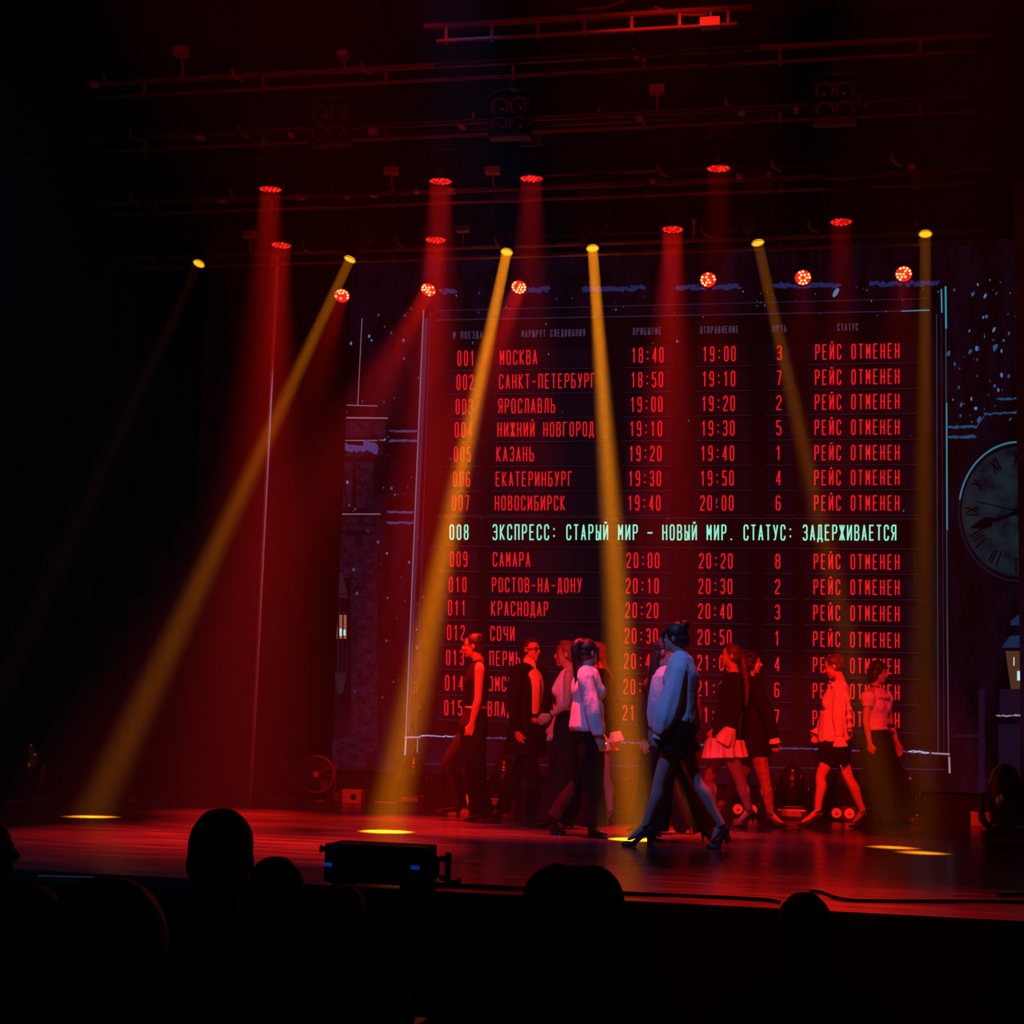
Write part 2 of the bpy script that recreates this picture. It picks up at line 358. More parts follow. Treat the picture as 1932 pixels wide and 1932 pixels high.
# lettering: a condensed stroke alphabet
_O = [(0, .12), (0, .88), (.25, 1), (.75, 1), (1, .88), (1, .12), (.75, 0), (.25, 0), (0, .12)]
_Pb = [(0, 0), (0, 1), (.75, 1), (1, .9), (1, .6), (.75, .48), (0, .48)]
_Sft = [(0, 1), (0, 0), (.75, 0), (1, .1), (1, .42), (.75, .54), (0, .54)]
GL = {'0': [_O], '1': [[(.15, .8), (.55, 1), (.55, 0)]], '2': [[(0, .8), (0, .88), (.25, 1), (.75, 1), (1, .88), (1, .62), (0, .14), (0, 0), (1, 0)]],
 '3': [[(0, .85), (.25, 1), (.75, 1), (1, .88), (1, .62), (.75, .52), (.35, .52)], [(.75, .52), (1, .42), (1, .12), (.75, 0), (.25, 0), (0, .14)]],
 '4': [[(.8, 0), (.8, 1), (0, .27), (1.05, .27)]], '5': [[(1, 1), (.05, 1), (.05, .56), (.75, .6), (1, .48), (1, .12), (.75, 0), (.25, 0), (0, .13)]],
 '6': [[(1, .87), (.75, 1), (.25, 1), (0, .88), (0, .12), (.25, 0), (.75, 0), (1, .12), (1, .43), (.75, .55), (0, .5)]], '7': [[(0, 1), (1, 1), (.4, 0)]],
 '8': [[(.25, .53), (.03, .64), (.03, .9), (.25, 1), (.75, 1), (.97, .9), (.97, .64), (.75, .53), (.25, .53), (0, .42), (0, .12), (.25, 0), (.75, 0), (1, .12), (1, .42), (.75, .53)]],
 '9': [[(0, .13), (.25, 0), (.75, 0), (1, .12), (1, .88), (.75, 1), (.25, 1), (0, .88), (0, .57), (.25, .45), (1, .5)]],
 ':': [[(.5, .68), (.5, .76)], [(.5, .2), (.5, .28)]], '-': [[(.1, .47), (.9, .47)]], '—': [[(-.1, .47), (1.1, .47)]], '.': [[(.5, 0), (.5, .07)]], ' ': [],
 'А': [[(0, 0), (.5, 1), (1, 0)], [(.2, .28), (.8, .28)]], 'Б': [[(.95, 1), (0, 1), (0, 0), (.75, 0), (1, .1), (1, .42), (.75, .54), (0, .54)]],
 'В': [[(0, .53), (.7, .53), (.95, .64), (.95, .9), (.7, 1), (0, 1), (0, 0), (.75, 0), (1, .12), (1, .42), (.7, .53)]], 'Г': [[(0, 0), (0, 1), (.95, 1)]],
 'Д': [[(.15, .08), (.25, 1), (.85, 1), (.85, .08)], [(-.05, -.12), (-.05, .08), (1.08, .08), (1.08, -.12)]], 'Е': [[(.95, 1), (0, 1), (0, 0), (.95, 0)], [(0, .52), (.8, .52)]],
 'Ж': [[(.5, 0), (.5, 1)], [(-.1, 1), (.42, .5), (-.1, 0)], [(1.1, 1), (.58, .5), (1.1, 0)]],
 'З': [[(0, .85), (.25, 1), (.75, 1), (1, .88), (1, .62), (.75, .52), (.35, .52)], [(.75, .52), (1, .42), (1, .12), (.75, 0), (.25, 0), (0, .14)]],
 'И': [[(0, 1), (0, 0), (1, 1), (1, 0)]], 'Й': [[(0, 1), (0, 0), (1, 1), (1, 0)], [(.25, 1.2), (.5, 1.13), (.75, 1.2)]], 'К': [[(0, 0), (0, 1)], [(.95, 1), (.1, .5), (1, 0)]],
 'Л': [[(-.05, 0), (.15, .1), (.25, 1), (1, 1), (1, 0)]], 'М': [[(0, 0), (0, 1), (.5, .35), (1, 1), (1, 0)]], 'Н': [[(0, 0), (0, 1)], [(1, 0), (1, 1)], [(0, .5), (1, .5)]],
 'О': [_O], 'П': [[(0, 0), (0, 1), (1, 1), (1, 0)]], 'Р': [_Pb], 'С': [[(1, .75), (1, .88), (.75, 1), (.25, 1), (0, .88), (0, .12), (.25, 0), (.75, 0), (1, .12), (1, .25)]],
 'Т': [[(0, 1), (1, 1)], [(.5, 1), (.5, 0)]], 'У': [[(0, 1), (.52, .35)], [(1, 1), (.4, .05), (.1, 0)]], 'Ч': [[(0, 1), (0, .55), (.25, .42), (1, .46)], [(1, 1), (1, 0)]],
 'Ш': [[(0, 1), (0, 0), (1.05, 0), (1.05, 1)], [(.52, 0), (.52, 1)]], 'Ы': [[(0, 1), (0, 0), (.5, 0), (.7, .1), (.7, .42), (.5, .54), (0, .54)], [(1.1, 0), (1.1, 1)]],
 'Ь': [_Sft], 'Э': [[(0, .85), (.25, 1), (.75, 1), (1, .88), (1, .12), (.75, 0), (.25, 0), (0, .14)], [(.3, .52), (1, .52)]],
 'Ю': [[(0, 0), (0, 1)], [(0, .5), (.35, .5)], [(.35, .1), (.35, .9), (.55, 1), (.85, 1), (1.05, .9), (1.05, .1), (.85, 0), (.55, 0), (.35, .1)]],
 'Я': [[(1, 0), (1, 1), (.25, 1), (0, .9), (0, .6), (.25, .48), (1, .48)], [(.5, .48), (0, 0)]],
 '№': [[(-.2, 0), (-.2, 1), (.4, 0), (.4, 1)], [(.7, .5), (.7, .85), (1.1, .85), (1.1, .5), (.7, .5)], [(.7, .35), (1.1, .35)]]}
def write(bm, s, xs, xe, i, hgt, stroke, ylift=0, yfun=None, layer=4, fill=.62):
    """write s so that its letters run from pixel xs to xe of the board plane on row i"""
    n = len(s); pitch = (xe-xs)/(n-1+fill) if n > 1 else (xe-xs)/fill
    wd = pitch*fill
    for k, ch in enumerate(s):
        x0 = xs+pitch*k
        for st in GL[ch]:
            pts = []
            for (gx, gy) in st:
                X = x0+gx*(wd-stroke)+stroke*.5
                yc = yfun(X) if yfun else rowy(i, X)
                pts.append(px(X, yc+hgt/2-stroke/2-gy*(hgt-stroke)-ylift, layer))
            for a, b_ in zip(pts, pts[1:]):
                d = (b_-a)
                if d.length < 1e-5: continue
                d.normalize(); hw = stroke*MPP*.5; e = d*hw*.55; nn = V((-d.z, 0, d.x))*hw
                quad(bm, (a-e-nn, b_+e-nn, b_+e+nn, a-e+nn))
CITY = ['МОСКВА', 'САНКТ-ПЕТЕРБУРГ', 'ЯРОСЛАВЛЬ', 'НИЖНИЙ НОВГОРОД', 'КАЗАНЬ', 'ЕКАТЕРИНБУРГ', 'НОВОСИБИРСК', '', 'САМАРА', 'РОСТОВ-НА-ДОНУ', 'КРАСНОДАР', 'СОЧИ', 'ПЕРМЬ', 'ОМСК', 'ВЛАДИВОСТОК']
ARR = ['18:40', '18:50', '19:00', '19:10', '19:20', '19:30', '19:40', '', '20:00', '20:10', '20:20', '20:30', '20:40', '20:50', '21:00']
DEP = ['19:00', '19:10', '19:20', '19:30', '19:40', '19:50', '20:00', '', '20:20', '20:30', '20:40', '20:50', '21:00', '21:10', '21:20']
WAY = '3725146 8231467'
REDL = glow('red_letters', (.9, .008, .014), 1.0); MINT = glow('mint_letters', (.26, .85, .62), 1.1); HDR = glow('header_letters', (.055, .035, .085))
for i in range(15):
    bm = B(); u = (rows_l[i]-676)/(1336-676)
    if i == 7:
        write(bm, '008', 848, 884, i, 29, 2.7, fill=.66); write(bm, 'ЭКСПРЕСС: СТАРЫЙ МИР — НОВЫЙ МИР. СТАТУС: ЗАДЕРЖИВАЕТСЯ', 929, 1691, i, 30, 2.6, fill=.68)
        part('express_row', bm, MINT, 'mint green express row'); continue
    L = lambda a, b_: a+(b_-a)*u
    write(bm, '%03d' % (i+1), L(863, 838), L(895, 872), i, 29, 2.4, fill=.62)
    c0 = L(943, 920); write(bm, CITY[i], c0, c0+len(CITY[i])*12.35-3.5, i, 28, 2.3, fill=.68)
    write(bm, ARR[i], L(1192, 1175), L(1252, 1238), i, 29, 2.4, fill=.64)
    write(bm, DEP[i], L(1326, 1314), L(1388, 1378), i, 29, 2.4, fill=.64)
    write(bm, WAY[i], L(1465.5, 1460.5), L(1475, 1470), i, 28, 2.4, fill=1)
    write(bm, 'РЕЙС ОТМЕНЕН', L(1538, 1533), L(1697, 1697), i, 29, 2.4, fill=.62)
    part('departure_row', bm, REDL)
bm = B(); hy = lambda x: 632+(617-632)*(x-880)/(1600-880)
for s_, xa, xb in (('№ ПОЕЗДА', 855, 910), ('МАРШРУТ СЛЕДОВАНИЯ', 984, 1104), ('ПРИБЫТИЕ', 1194, 1248), ('ОТПРАВЛЕНИЕ', 1321, 1393), ('ПУТЬ', 1457, 1484), ('СТАТУС', 1580, 1619)):
    write(bm, s_, xa, xb, 0, 14, 1.6, yfun=hy, fill=.66)
part('header_row', bm, HDR, 'dim violet column headings')
# snow ledges of the painted station
def snow(bm, x0, y0, x1, y1, h, n, layer=3):
    for k in range(n):
        u = (k+random.random())/n; x = x0+(x1-x0)*u; y = y0+(y1-y0)*u+random.uniform(-.5, .3)*h
        wd = random.uniform(2, 7); hh = random.uniform(.4, 1.0)*h*.5
        quad(bm, [px(x+wd*math.cos(t)*.9, y+hh*math.sin(t), layer) for t in [2*math.pi*j/7 for j in range(7)]])
bm = B()
for a0, a1 in ((830, 860), (985, 1035), (1100, 1215), (1278, 1395), (1460, 1582), (1640, 1770)): snow(bm, a0, 551-(a0-830)*.017, a1, 551-(a1-830)*.017, 9, (a1-a0)//2)
part('snow_ledge', bm, glow('snow_top', (.014, .016, .085)))
bm = B(); snow(bm, 795, 1388, 1755, 1421, 3.4, 300); part('snow_ledge', bm, glow('snow_low', (.075, .04, .17)))
bm = B(); snow(bm, 795, 1388, 850, 1390, 2.4, 16, 4); snow(bm, 1715, 1417, 1750, 1421, 4, 12, 4); part('snow_ledge', bm, glow('snow_bright', (.42, .36, .75)))
# painted stone pillar left of the board
_sm = glow('stone_face', (.0075, .0028, .011)); _t = _sm.node_tree
_n = _t.nodes.new('ShaderNodeTexNoise'); _n.inputs['Scale'].default_value = 9; _n.inputs['Detail'].default_value = 8; _n.inputs['Roughness'].default_value = .8
_c = _t.nodes.new('ShaderNodeTexCoord'); _rp = _t.nodes.new('ShaderNodeValToRGB'); _rp.color_ramp.elements[0].position = .42; _rp.color_ramp.elements[0].color = (.002, .0006, .003, 1); _rp.color_ramp.elements[1].position = .78; _rp.color_ramp.elements[1].color = (.022, .008, .026, 1)
_t.links.new(_c.outputs['Object'], _n.inputs['Vector']); _t.links.new(_n.outputs[0], _rp.inputs[0]); _t.links.new(_rp.outputs[0], _t.nodes['Principled BSDF'].inputs['Emission Color'])
bm = B()
sline(bm, (649, 585), (644, 750), 2.4, 2); sline(bm, (683, 600), (675, 765), 1.6, 2); sline(bm, (643, 764), (712, 766), 1.8, 2); sline(bm, (641, 788), (732, 789), 2.6, 2); sline(bm, (641, 831), (712, 831), 1.8, 2); sline(bm, (716, 830), (725, 831), 2, 2)
sline(bm, (636, 970), (718, 970), 2.2, 2); sline(bm, (640, 870), (640, 955), 1, 2)
part('stone_pillar', bm, glow('stone_line', (.22, .11, .15)))
bm = B()
for r_ in ((643, 795, 728, 826), (640, 838, 722, 862), (641, 872, 664, 958), (672, 872, 705, 958), (640, 976, 716, 1000), (636, 1010, 712, 1090), (662, 1092, 712, 1420), (627, 1392, 690, 1448)): srect(bm, *r_, 2)
part('stone_pillar', bm, glow('stone_face', (.0075, .0028, .011)))
bm = B()
for y0 in (814, 832): snow(bm, 736, y0, 786, y0, 4, 26)
for y0 in (967, 987): snow(bm, 732, y0, 780, y0, 4, 26)
snow(bm, 690, 840, 712, 850, 14, 26); snow(bm, 640, 845, 690, 848, 12, 22)
part('snow_ledge', bm, glow('snow_left', (.05, .035, .15)))
# painted lanterns
def lantern(cx, top, k, side):
    bm = B()
    quad(bm, [px(cx+q[0]*k, top+q[1]*k, 3) for q in ((-3, 0), (3, 0), (12, 40), (-12, 40))])
    srect(bm, cx-15*k, top+42*k, cx+13*k, top+48*k, 3); sline(bm, (cx-13*k, top+76*k), (cx+12*k, top+76*k), 2, 3)
    for q in (-12, -4, 4, 12): sline(bm, (cx+q*k, top+78*k), (cx+(q-1)*k*.95, top+188*k), 1.1, 4)
    sline(bm, (cx-13*k, top+190*k), (cx+11*k, top+190*k), 2.6, 3)
    quad(bm, [px(cx+q[0]*k, top+q[1]*k, 3) for q in ((-12, 192), (11, 192), (4, 228), (-5, 228))])
    part('lantern', bm, glow('lantern_iron_'+side, (.014, .007, .014) if side == 'left' else (.03, .06, .16)))
    bm = B()
    for q in (-9, 0, 8): srect(bm, cx+(q-2.5)*k, top+80*k, cx+(q+2.5)*k, top+125*k, 3)
    part('lantern_glass', bm, glow('lantern_glass', (.30, .10, .05)))
    bm = B(); srect(bm, cx-2.5*k, top+106*k, cx+2*k, top+120*k, 5); srect(bm, cx+5*k, top+108*k, cx+9*k, top+119*k, 5); part('lantern_flame', bm, glow('flame', (.5, .8, .85)))
lantern(643, 1080, 1.0, 'left')
bm = B()
quad(bm, [px(*q, 3) for q in ((1890, 1222), (1905, 1200), (1950, 1195), (1965, 1222))]); quad(bm, [px(*q, 3) for q in ((1908, 1170), (1922, 1160), (1936, 1170), (1938, 1180), (1906, 1180))])
part('lantern', bm, glow('lantern_iron_right', (.007, .02, .065)))
bm = B(); srect(bm, 1897, 1228, 1958, 1300, 3, 1948, 1907); part('lantern_glass', bm, glow('lantern_gold', (.075, .028, .014)))
bm = B(); srect(bm, 1919, 1266, 1928, 1284, 4); srect(bm, 1912, 1240, 1914, 1256, 4); part('lantern_flame', bm, glow('flame'))
bm = B(); snow(bm, 1882, 1350, 1925, 1351, 4, 16); part('snow_ledge', bm, glow('snow_lamp', (.28, .18, .26)))
bm = B(); srect(bm, 1886, 1300, 1925, 1348, 2); srect(bm, 1884, 1366, 1925, 1495, 2); srect(bm, 1846, 1300, 1858, 1495, 2); srect(bm, 1800, 1385, 1850, 1392, 2); part('stone_pillar', bm, glow('stone_right', (.010, .003, .014)))
# clock cornice
bm = B()
snow(bm, 1788, 807, 1842, 805, 5, 26); snow(bm, 1788, 826, 1842, 824, 5, 24); snow(bm, 1858, 782, 1935, 777, 4, 30); snow(bm, 1882, 754, 1935, 752, 4, 16)
sline(bm, (1843, 804), (1859, 782), 1.6, 3)
part('clock_cornice', bm, glow('cornice', (.009, .06, .15)))
CXk, CYk = 1922, 965
def arc(bm, r, a0, a1, wpx, layer, n=60):
    pr_ = None
    for k in range(n+1):
        a_ = math.radians(a0+(a1-a0)*k/n); c_, s_ = math.cos(a_), math.sin(a_)
        q = (px(CXk+(r-wpx/2)*c_, CYk-(r-wpx/2)*s_*1.16, layer), px(CXk+(r+wpx/2)*c_, CYk-(r+wpx/2)*s_*1.16, layer))
        if pr_: quad(bm, (pr_[0], q[0], q[1], pr_[1]))
        pr_ = q
bm = B(); quad(bm, [px(CXk+107*math.cos(a_), CYk-122*math.sin(a_), 2) for a_ in [2*math.pi*k/64 for k in range(64)]])
fm = mat('screen_clock_face', (.01, .01, .01), .7, emit=(.012, .035, .05), est=1.0)
tn = fm.node_tree; nz = tn.nodes.new('ShaderNodeTexNoise'); nz.inputs['Scale'].default_value = 5; nz.inputs['Detail'].default_value = 7; tcn = tn.nodes.new('ShaderNodeTexCoord')
rp = tn.nodes.new('ShaderNodeValToRGB'); rp.color_ramp.elements[0].position = .35; rp.color_ramp.elements[0].color = (.0015, .003, .010, 1); rp.color_ramp.elements[1].position = .7; rp.color_ramp.elements[1].color = (.006, .022, .026, 1)
tn.links.new(tcn.outputs['Object'], nz.inputs['Vector']); tn.links.new(nz.outputs[0], rp.inputs[0]); tn.links.new(rp.outputs[0], tn.nodes['Principled BSDF'].inputs['Emission Color'])
part('clock_face', bm, fm, 'clock face with roman numerals, half hidden')
bm = B(); arc(bm, 113, 92, 170, 3.2, 3); part('clock_rim', bm, glow('rim_bright', (.03, .16, .26)))
bm = B(); arc(bm, 113, 170, 450, 3, 3); arc(bm, 103, 0, 360, 1.2, 3); part('clock_rim', bm, glow('rim_dark', (.004, .006, .016)))
INK = glow('ink', (.0002, .0003, .0010))
RN = {'I': [[(.5, 0), (.5, 1)]], 'V': [[(0, 1), (.5, 0), (1, 1)]], 'X': [[(0, 0), (1, 1)], [(0, 1), (1, 0)]]}
bm = B()
for hr, s_ in enumerate(['XII', 'I', 'II', 'III', 'IIII', 'V', 'VI', 'VII', 'VIII', 'IX', 'X', 'XI']):
    th = math.radians(90-30*hr); ux, uy = math.cos(th), math.sin(th)
    tot = sum({'I': 5, 'V': 10, 'X': 11}[c] for c in s_); off = -tot/2
    for c in s_:
        wd = {'I': 5, 'V': 10, 'X': 11}[c]
        for st in RN[c]:
            q = []
            for gx, gy in st:
                rr = 76+24*gy; la = off+1+gx*(wd-2)
                q.append((CXk+rr*ux+la*uy, CYk-(rr*uy-la*ux)*1.14))
            sline(bm, q[0], q[1], 2.6, 3)
        off += wd
part('clock_numerals', bm, INK)
bm = B(); sline(bm, (CXk, CYk), (1868, 985), 6, 4); quad(bm, [px(*q, 4) for q in ((1872, 976), (1872, 994), (1856, 998), (1829, 996), (1856, 977))]); quad(bm, [px(CXk+9*math.cos(a_), CYk+9*math.sin(a_), 4) for a_ in [2*math.pi*k/20 for k in range(20)]])
part('clock_hand', bm, INK)
bm = B(); sline(bm, (CXk, CYk), (1843, 946), 2.0, 4); part('clock_hand', bm, INK)
# falling snow in the picture
bm = B(); bm2 = B()
for k in range(60):
    x = random.uniform(1788, 1926); y = random.uniform(515, 800); r_ = random.choice((1, 1, 1.5, 2, 2.6, 3.4)); el = random.uniform(1, 2.2); tl = random.uniform(-.4, .2)
    quad(bm if k % 3 else bm2, [px(x+r_*math.cos(t)+tl*el*r_*math.sin(t), y+el*r_*math.sin(t), 5) for t in [2*math.pi*j/9 for j in range(9)]])
for k in range(75):
    x = random.uniform(640, 800); y = random.uniform(560, 1350); r_ = random.choice((.7, .8, 1, 1.3, 1.8, 2.4))
    quad(bm if k % 4 else bm2, [px(x+r_*math.cos(t), y+1.4*r_*math.sin(t), 5) for t in [2*math.pi*j/9 for j in range(9)]])
for k in range(55):
    x = random.uniform(800, 1780); y = random.uniform(540, 600) if k < 40 else random.uniform(600, 1000); r_ = random.choice((.7, .9, 1.2, 1.6))
    quad(bm if k % 3 else bm2, [px(x+r_*math.cos(t), y+1.6*r_*math.sin(t), 5) for t in [2*math.pi*j/9 for j in range(9)]])
quad(bm2, [px(1577+5*math.cos(t)-4*math.sin(t), 552+9*math.sin(t), 5) for t in [2*math.pi*j/9 for j in range(9)]])
o = part('falling_snow', bm, glow('flake', (.022, .07, .20))); o['kind'] = 'stuff'
o = part('falling_snow', bm2, glow('flake_bright', (.07, .17, .36))); o['kind'] = 'stuff'
# ------------------------------------------------------------------ lighting bars, lamps
PIPE = mat('bar_paint', (.26, .25, .25), .5, 0, var=.3, vscale=2); BOXM = mat('box_paint', (.55, .53, .53), .5, var=.2)
LAMPBODY = mat('lamp_body', (.010, .010, .011), .45, .2, var=.3)
def bat_line(y966, slope, z=5.75):
    P = at_z(966, y966, z); return P.y, z
BARS = [  # picture height at the middle, label, junction boxes at, hooks at
 (41, 'sparse dark lighting bar, topmost of the visible bars', [(1340, 44, 40)], []),
 (116, 'lighting bar above the four-lamp blinders, second from the top', [(178, 158, 16), (343, 98, 30), (648, 103, 20)], [(195, 150), (438, 143), (682, 131), (1195, 106)]),
 (226, 'lighting bar crossing behind the four-lamp blinders', [(1240, 169, 30), (378, 258, 18), (550, 256, 10), (704, 248, 18), (872, 238, 14), (1208, 222, 14), (1399, 212, 14), (1502, 208, 10)], [(245, 255), (452, 252), (892, 226), (1130, 216), (1370, 200), (1620, 192)]),
 (340, 'lighting bar carrying the upper row of red wash lamps', [(419, 378, 12), (568, 372, 16), (654, 371, 8), (705, 368, 14), (786, 361, 10), (854, 361, 14), (1231, 341, 12), (1395, 334, 13), (1451, 331, 10), (1720, 316, 13), (739, 323, 30), (930, 322, 30)], [(245, 375), (434, 372), (627, 365), (1242, 325), (1456, 315), (1682, 305)]),
 (452, 'lighting bar carrying the amber beam lamps', [(471, 443, 25), (873, 432, 26), (1309, 417, 7)], [(571, 470), (749, 460), (934, 460), (1324, 440), (1525, 430), (1725, 425)]),
]
bar_y = []; bar_things = []
for k, (y966, lab, boxes, hooks) in enumerate(BARS):
    Yk = at_z(966, y966, 5.75).y; bar_y.append(Yk)
    xa, xb = at(165 if k else 800, y966+25, Yk).x, at(1872 if k else 1420, y966-25, Yk).x
    t = thing('lighting_bar', ((xa+xb)/2, Yk, 5.75), lab, 'lighting bar'); bar_things.append(t)
    Yk += .22 if k >= 3 else 0
    bm = B(); cyl(bm, (xa, Yk, 5.75), (xb, Yk, 5.75), .022); obj('upper_pipe', bm, PIPE, t, True)
    bm = B(); cyl(bm, (xa+.1, Yk-.02, 5.63), (xb-.1, Yk-.02, 5.63), .014); obj('lower_pipe', bm, PIPE, t, True)
    n = 7
    for i in range(n):
        xx = xa+(xb-xa)*(i+.5)/n
        bm = B(); box(bm, (xx, Yk, 5.69), (.02, .03, .15)); obj('spacer', bm, PIPE, t)
    for i in (0, 1, 2, 3):
        xx = xa+(xb-xa)*(i+.4)/4
        bm = B(); cyl(bm, (xx, Yk, 5.75), (xx, Yk, 13.95), .006, seg=8); obj('hanging_wire', bm, BLK, t)
    for (bx, by, bw) in boxes:
        c = at(bx, by, Yk-.05); wd = bw*Yk/FPX
        bm = B(); box(bm, c, (wd, .08, max(.03, min(.065, wd*.6))), bev=.006); cyl(bm, c, (c.x, Yk, 5.75), .007, seg=6); obj('junction_box', bm, BOXM, t)
    for (hx, hy_) in hooks:
        a_ = at(hx, hy_-14, Yk-.03); b_ = at(hx+3, hy_, Yk-.05); c_ = at(hx+18, hy_+9, Yk-.06)
        bm = B(); tube(bm, [a_, b_, c_], [.008, .01, .007], sub=5, seg=8); obj('cable_hook', bm, BOXM, t, True)
# hanging cable swags near the very top
for (pts_, lab) in (([(1090, 18), (1140, 14), (1178, 2)], 'thin cable curving up under the roof left of the topmost bar'), ([(1236, 14), (1275, 27), (1325, 28), (1337, 21)], 'thin cable sagging under the roof at the topmost bar')):
    bm = B(); tube(bm, [at(x, y, bar_y[0]) for x, y in pts_], [.01]*len(pts_), seg=8, sub=6)
    setp(obj('hanging_cable', bm, PIPE, None, True), lab, 'cable')

def aim_frame(aim):
    z = V(aim).normalized(); x, y = frame(z, V((1, 0, 0))); return Matrix((x, y, z)).transposed()
def led_glow(name, c, s): return mat(name, (.05, .01, .01), .4, emit=c, est=s)
LED_HOT = led_glow('led_hot', (1.0, .16, .05), 9.0); LED_MID = led_glow('led_mid', (1.0, .012, .008), 2.2); LED_LOW = led_glow('led_low', (1.0, .010, .010), .75); LED_BED = led_glow('led_bed', (1.0, .004, .004), .22); LED_BEDH = led_glow('led_bed_hot', (1.0, .012, .006), 1.1)
def wash_lamp(px_, py_, Y, aim, label, hot, power, cone, size=.105, pipe_z=6.4, group='red LED wash lamps'):
    L = at(px_, py_, Y); A = V(aim).normalized(); M = aim_frame(A)
    hz = pipe_z
    t = thing('wash_lamp', (L.x, L.y, hz), label, 'stage lamp', group)
    pt = lambda x, y, z: L+M @ V((x, y, z))
    bm = B(); tube(bm, [pt(0, 0, -.012), pt(0, 0, -.08), pt(0, 0, -.2), pt(0, 0, -.26)], [size+.014, size+.016, size*.9, size*.5], ref=M @ V((1, 0, 0)), seg=28, sub=3, cap='flat')
    ring(bm, pt(0, 0, -.004), A, size+.008, .009); obj('housing', bm, LAMPBODY, t, True)
    bm = B(); cyl(bm, pt(0, 0, -.012), pt(0, 0, -.003), size, seg=32); lens = obj('lens', bm, LED_BEDH if hot else LED_BED, t)
    k = 0; sh = {}
    for rr, n in ((0, 1), (size*.42, 6), (size*.80, 12)):
        for i in range(n):
            a_ = 2*math.pi*i/max(n, 1)+.2*rr; c = pt(rr*math.cos(a_), rr*math.sin(a_), .0)
            m = (LED_HOT if random.random() < .62 else LED_MID) if hot else (LED_MID if random.random() < .5 else LED_LOW)
            bm = B(); ell(bm, c, (size*.145, size*.145, size*.07), M, 10, 6)
            obj('led_cell', bm, m, lens, True); k += 1
    # yoke and clamp up to the pipe
    bm = B(); sx = M @ V((1, 0, 0)); sx = V((1, 0, 0)); piv = pt(0, 0, -.12); w2 = size+.045
    top = V((L.x, L.y, hz-.19))
    tube(bm, [piv+sx*w2, V((piv.x+w2, piv.y, (piv.z+top.z)/2)), V((top.x+w2*.9, top.y, top.z)), V((top.x, top.y, top.z+.01)), V((top.x-w2*.9, top.y, top.z)), V((piv.x-w2, piv.y, (piv.z+top.z)/2)), piv-sx*w2], [(.02, .012)]*7, sub=4, seg=8)
    obj('yoke', bm, LAMPBODY, t, True)
    bm = B(); box(bm, top+V((0, 0, .06)), (.2, .16, .09), bev=.012); obj('base', bm, LAMPBODY, t)
    bm = B(); box(bm, top+V((0, 0, .14)), (.05, .06, .09), bev=.01); obj('clamp', bm, BLK, t)
    beam_light('lamp_light', L+A*.03, A, power, RED, size*1.9, cone, t)
    return t
Y3, Y4 = bar_y[3], bar_y[4]
PZ1 = at(510, 357, Y3).z+.50; PZ2 = at(660, 490, Y4).z+.82; PZ3 = at(808, 547, 17.15).z+.60
for tb_, yy, zz in ((bar_things[3], Y3, PZ1), (bar_things[4], Y4, PZ2)):
    bm = B(); cyl(bm, (-7.2, yy, zz), (2.5, yy, zz), .024); obj('hanging_pipe', bm, BLK, tb_, True)
t = thing('lighting_bar', (-2, 17.15, PZ3), 'dark hanging bar in front of the screen top, holding the lamps that face us', 'lighting bar')
bm = B(); cyl(bm, (-6.5, 17.15, PZ3), (2.6, 17.15, PZ3), .024); obj('upper_pipe', bm, BLK, t, True)
for xx in (-5.6, -2.3, 1.2):
    bm = B(); cyl(bm, (xx, 17.15, PZ3), (xx, 17.15, 13.95), .006, seg=8); obj('hanging_wire', bm, BLK, t)
KR = .0198
up1 = [(510, 357, 'red wash lamp furthest left in the upper lamp row'), (831, 342, 'red wash lamp second from left in the upper lamp row'), (1003, 337, 'red wash lamp third from left in the upper lamp row'), (1356, 318, 'red wash lamp furthest right in the upper lamp row')]
for (x, y, lab), pw in zip(up1, (3400, 4200, 2200, 600)):
    wash_lamp(x, y, Y3, (0, .05, -1), lab, False, pw*KR, 20, pipe_z=PZ1)
up2 = [(531, 463, 'red wash lamp furthest left in the middle lamp row, just above the lit panel edge'), (822, 453, 'red wash lamp second from left in the middle lamp row'), (1269, 433, 'red wash lamp in the middle lamp row right of the steep amber beam'), (1587, 419, 'red wash lamp furthest right in the middle lamp row')]
for (x, y, lab), pw in zip(up2, (3600, 4600, 6800, 1000)):
    wash_lamp(x, y, Y4-.06, (0, -.03, -1), lab, False, pw*KR, 20, pipe_z=PZ2)
up3 = [(645, 558, at(595, 705, 15.9), 1200, 'bright red lamp facing us furthest left, at the top of the painted stone pillar'), (808, 547, at(705, 750, 15.8), 4000, 'bright red lamp facing us over the top left corner of the board'), (979, 542, at(915, 715, 15.9), 4000, 'bright red lamp facing us just right of the left steep amber beam'),
 (1336, 528, at(1330, 1050, 12.5), 260, 'bright red lamp facing us above the departures heading'), (1515, 524, at(1520, 1050, 12.5), 260, 'bright red lamp facing us second from right on the screen top'), (1705, 517, at(1690, 900, 13.0), 420, 'bright red lamp facing us at the top right corner of the board')]
for (x, y, tgt, pw, lab) in up3:
    wash_lamp(x, y, 17.15, tgt-at(x, y, 17.15), lab, True, pw*KR, 18, size=.088, pipe_z=PZ3)
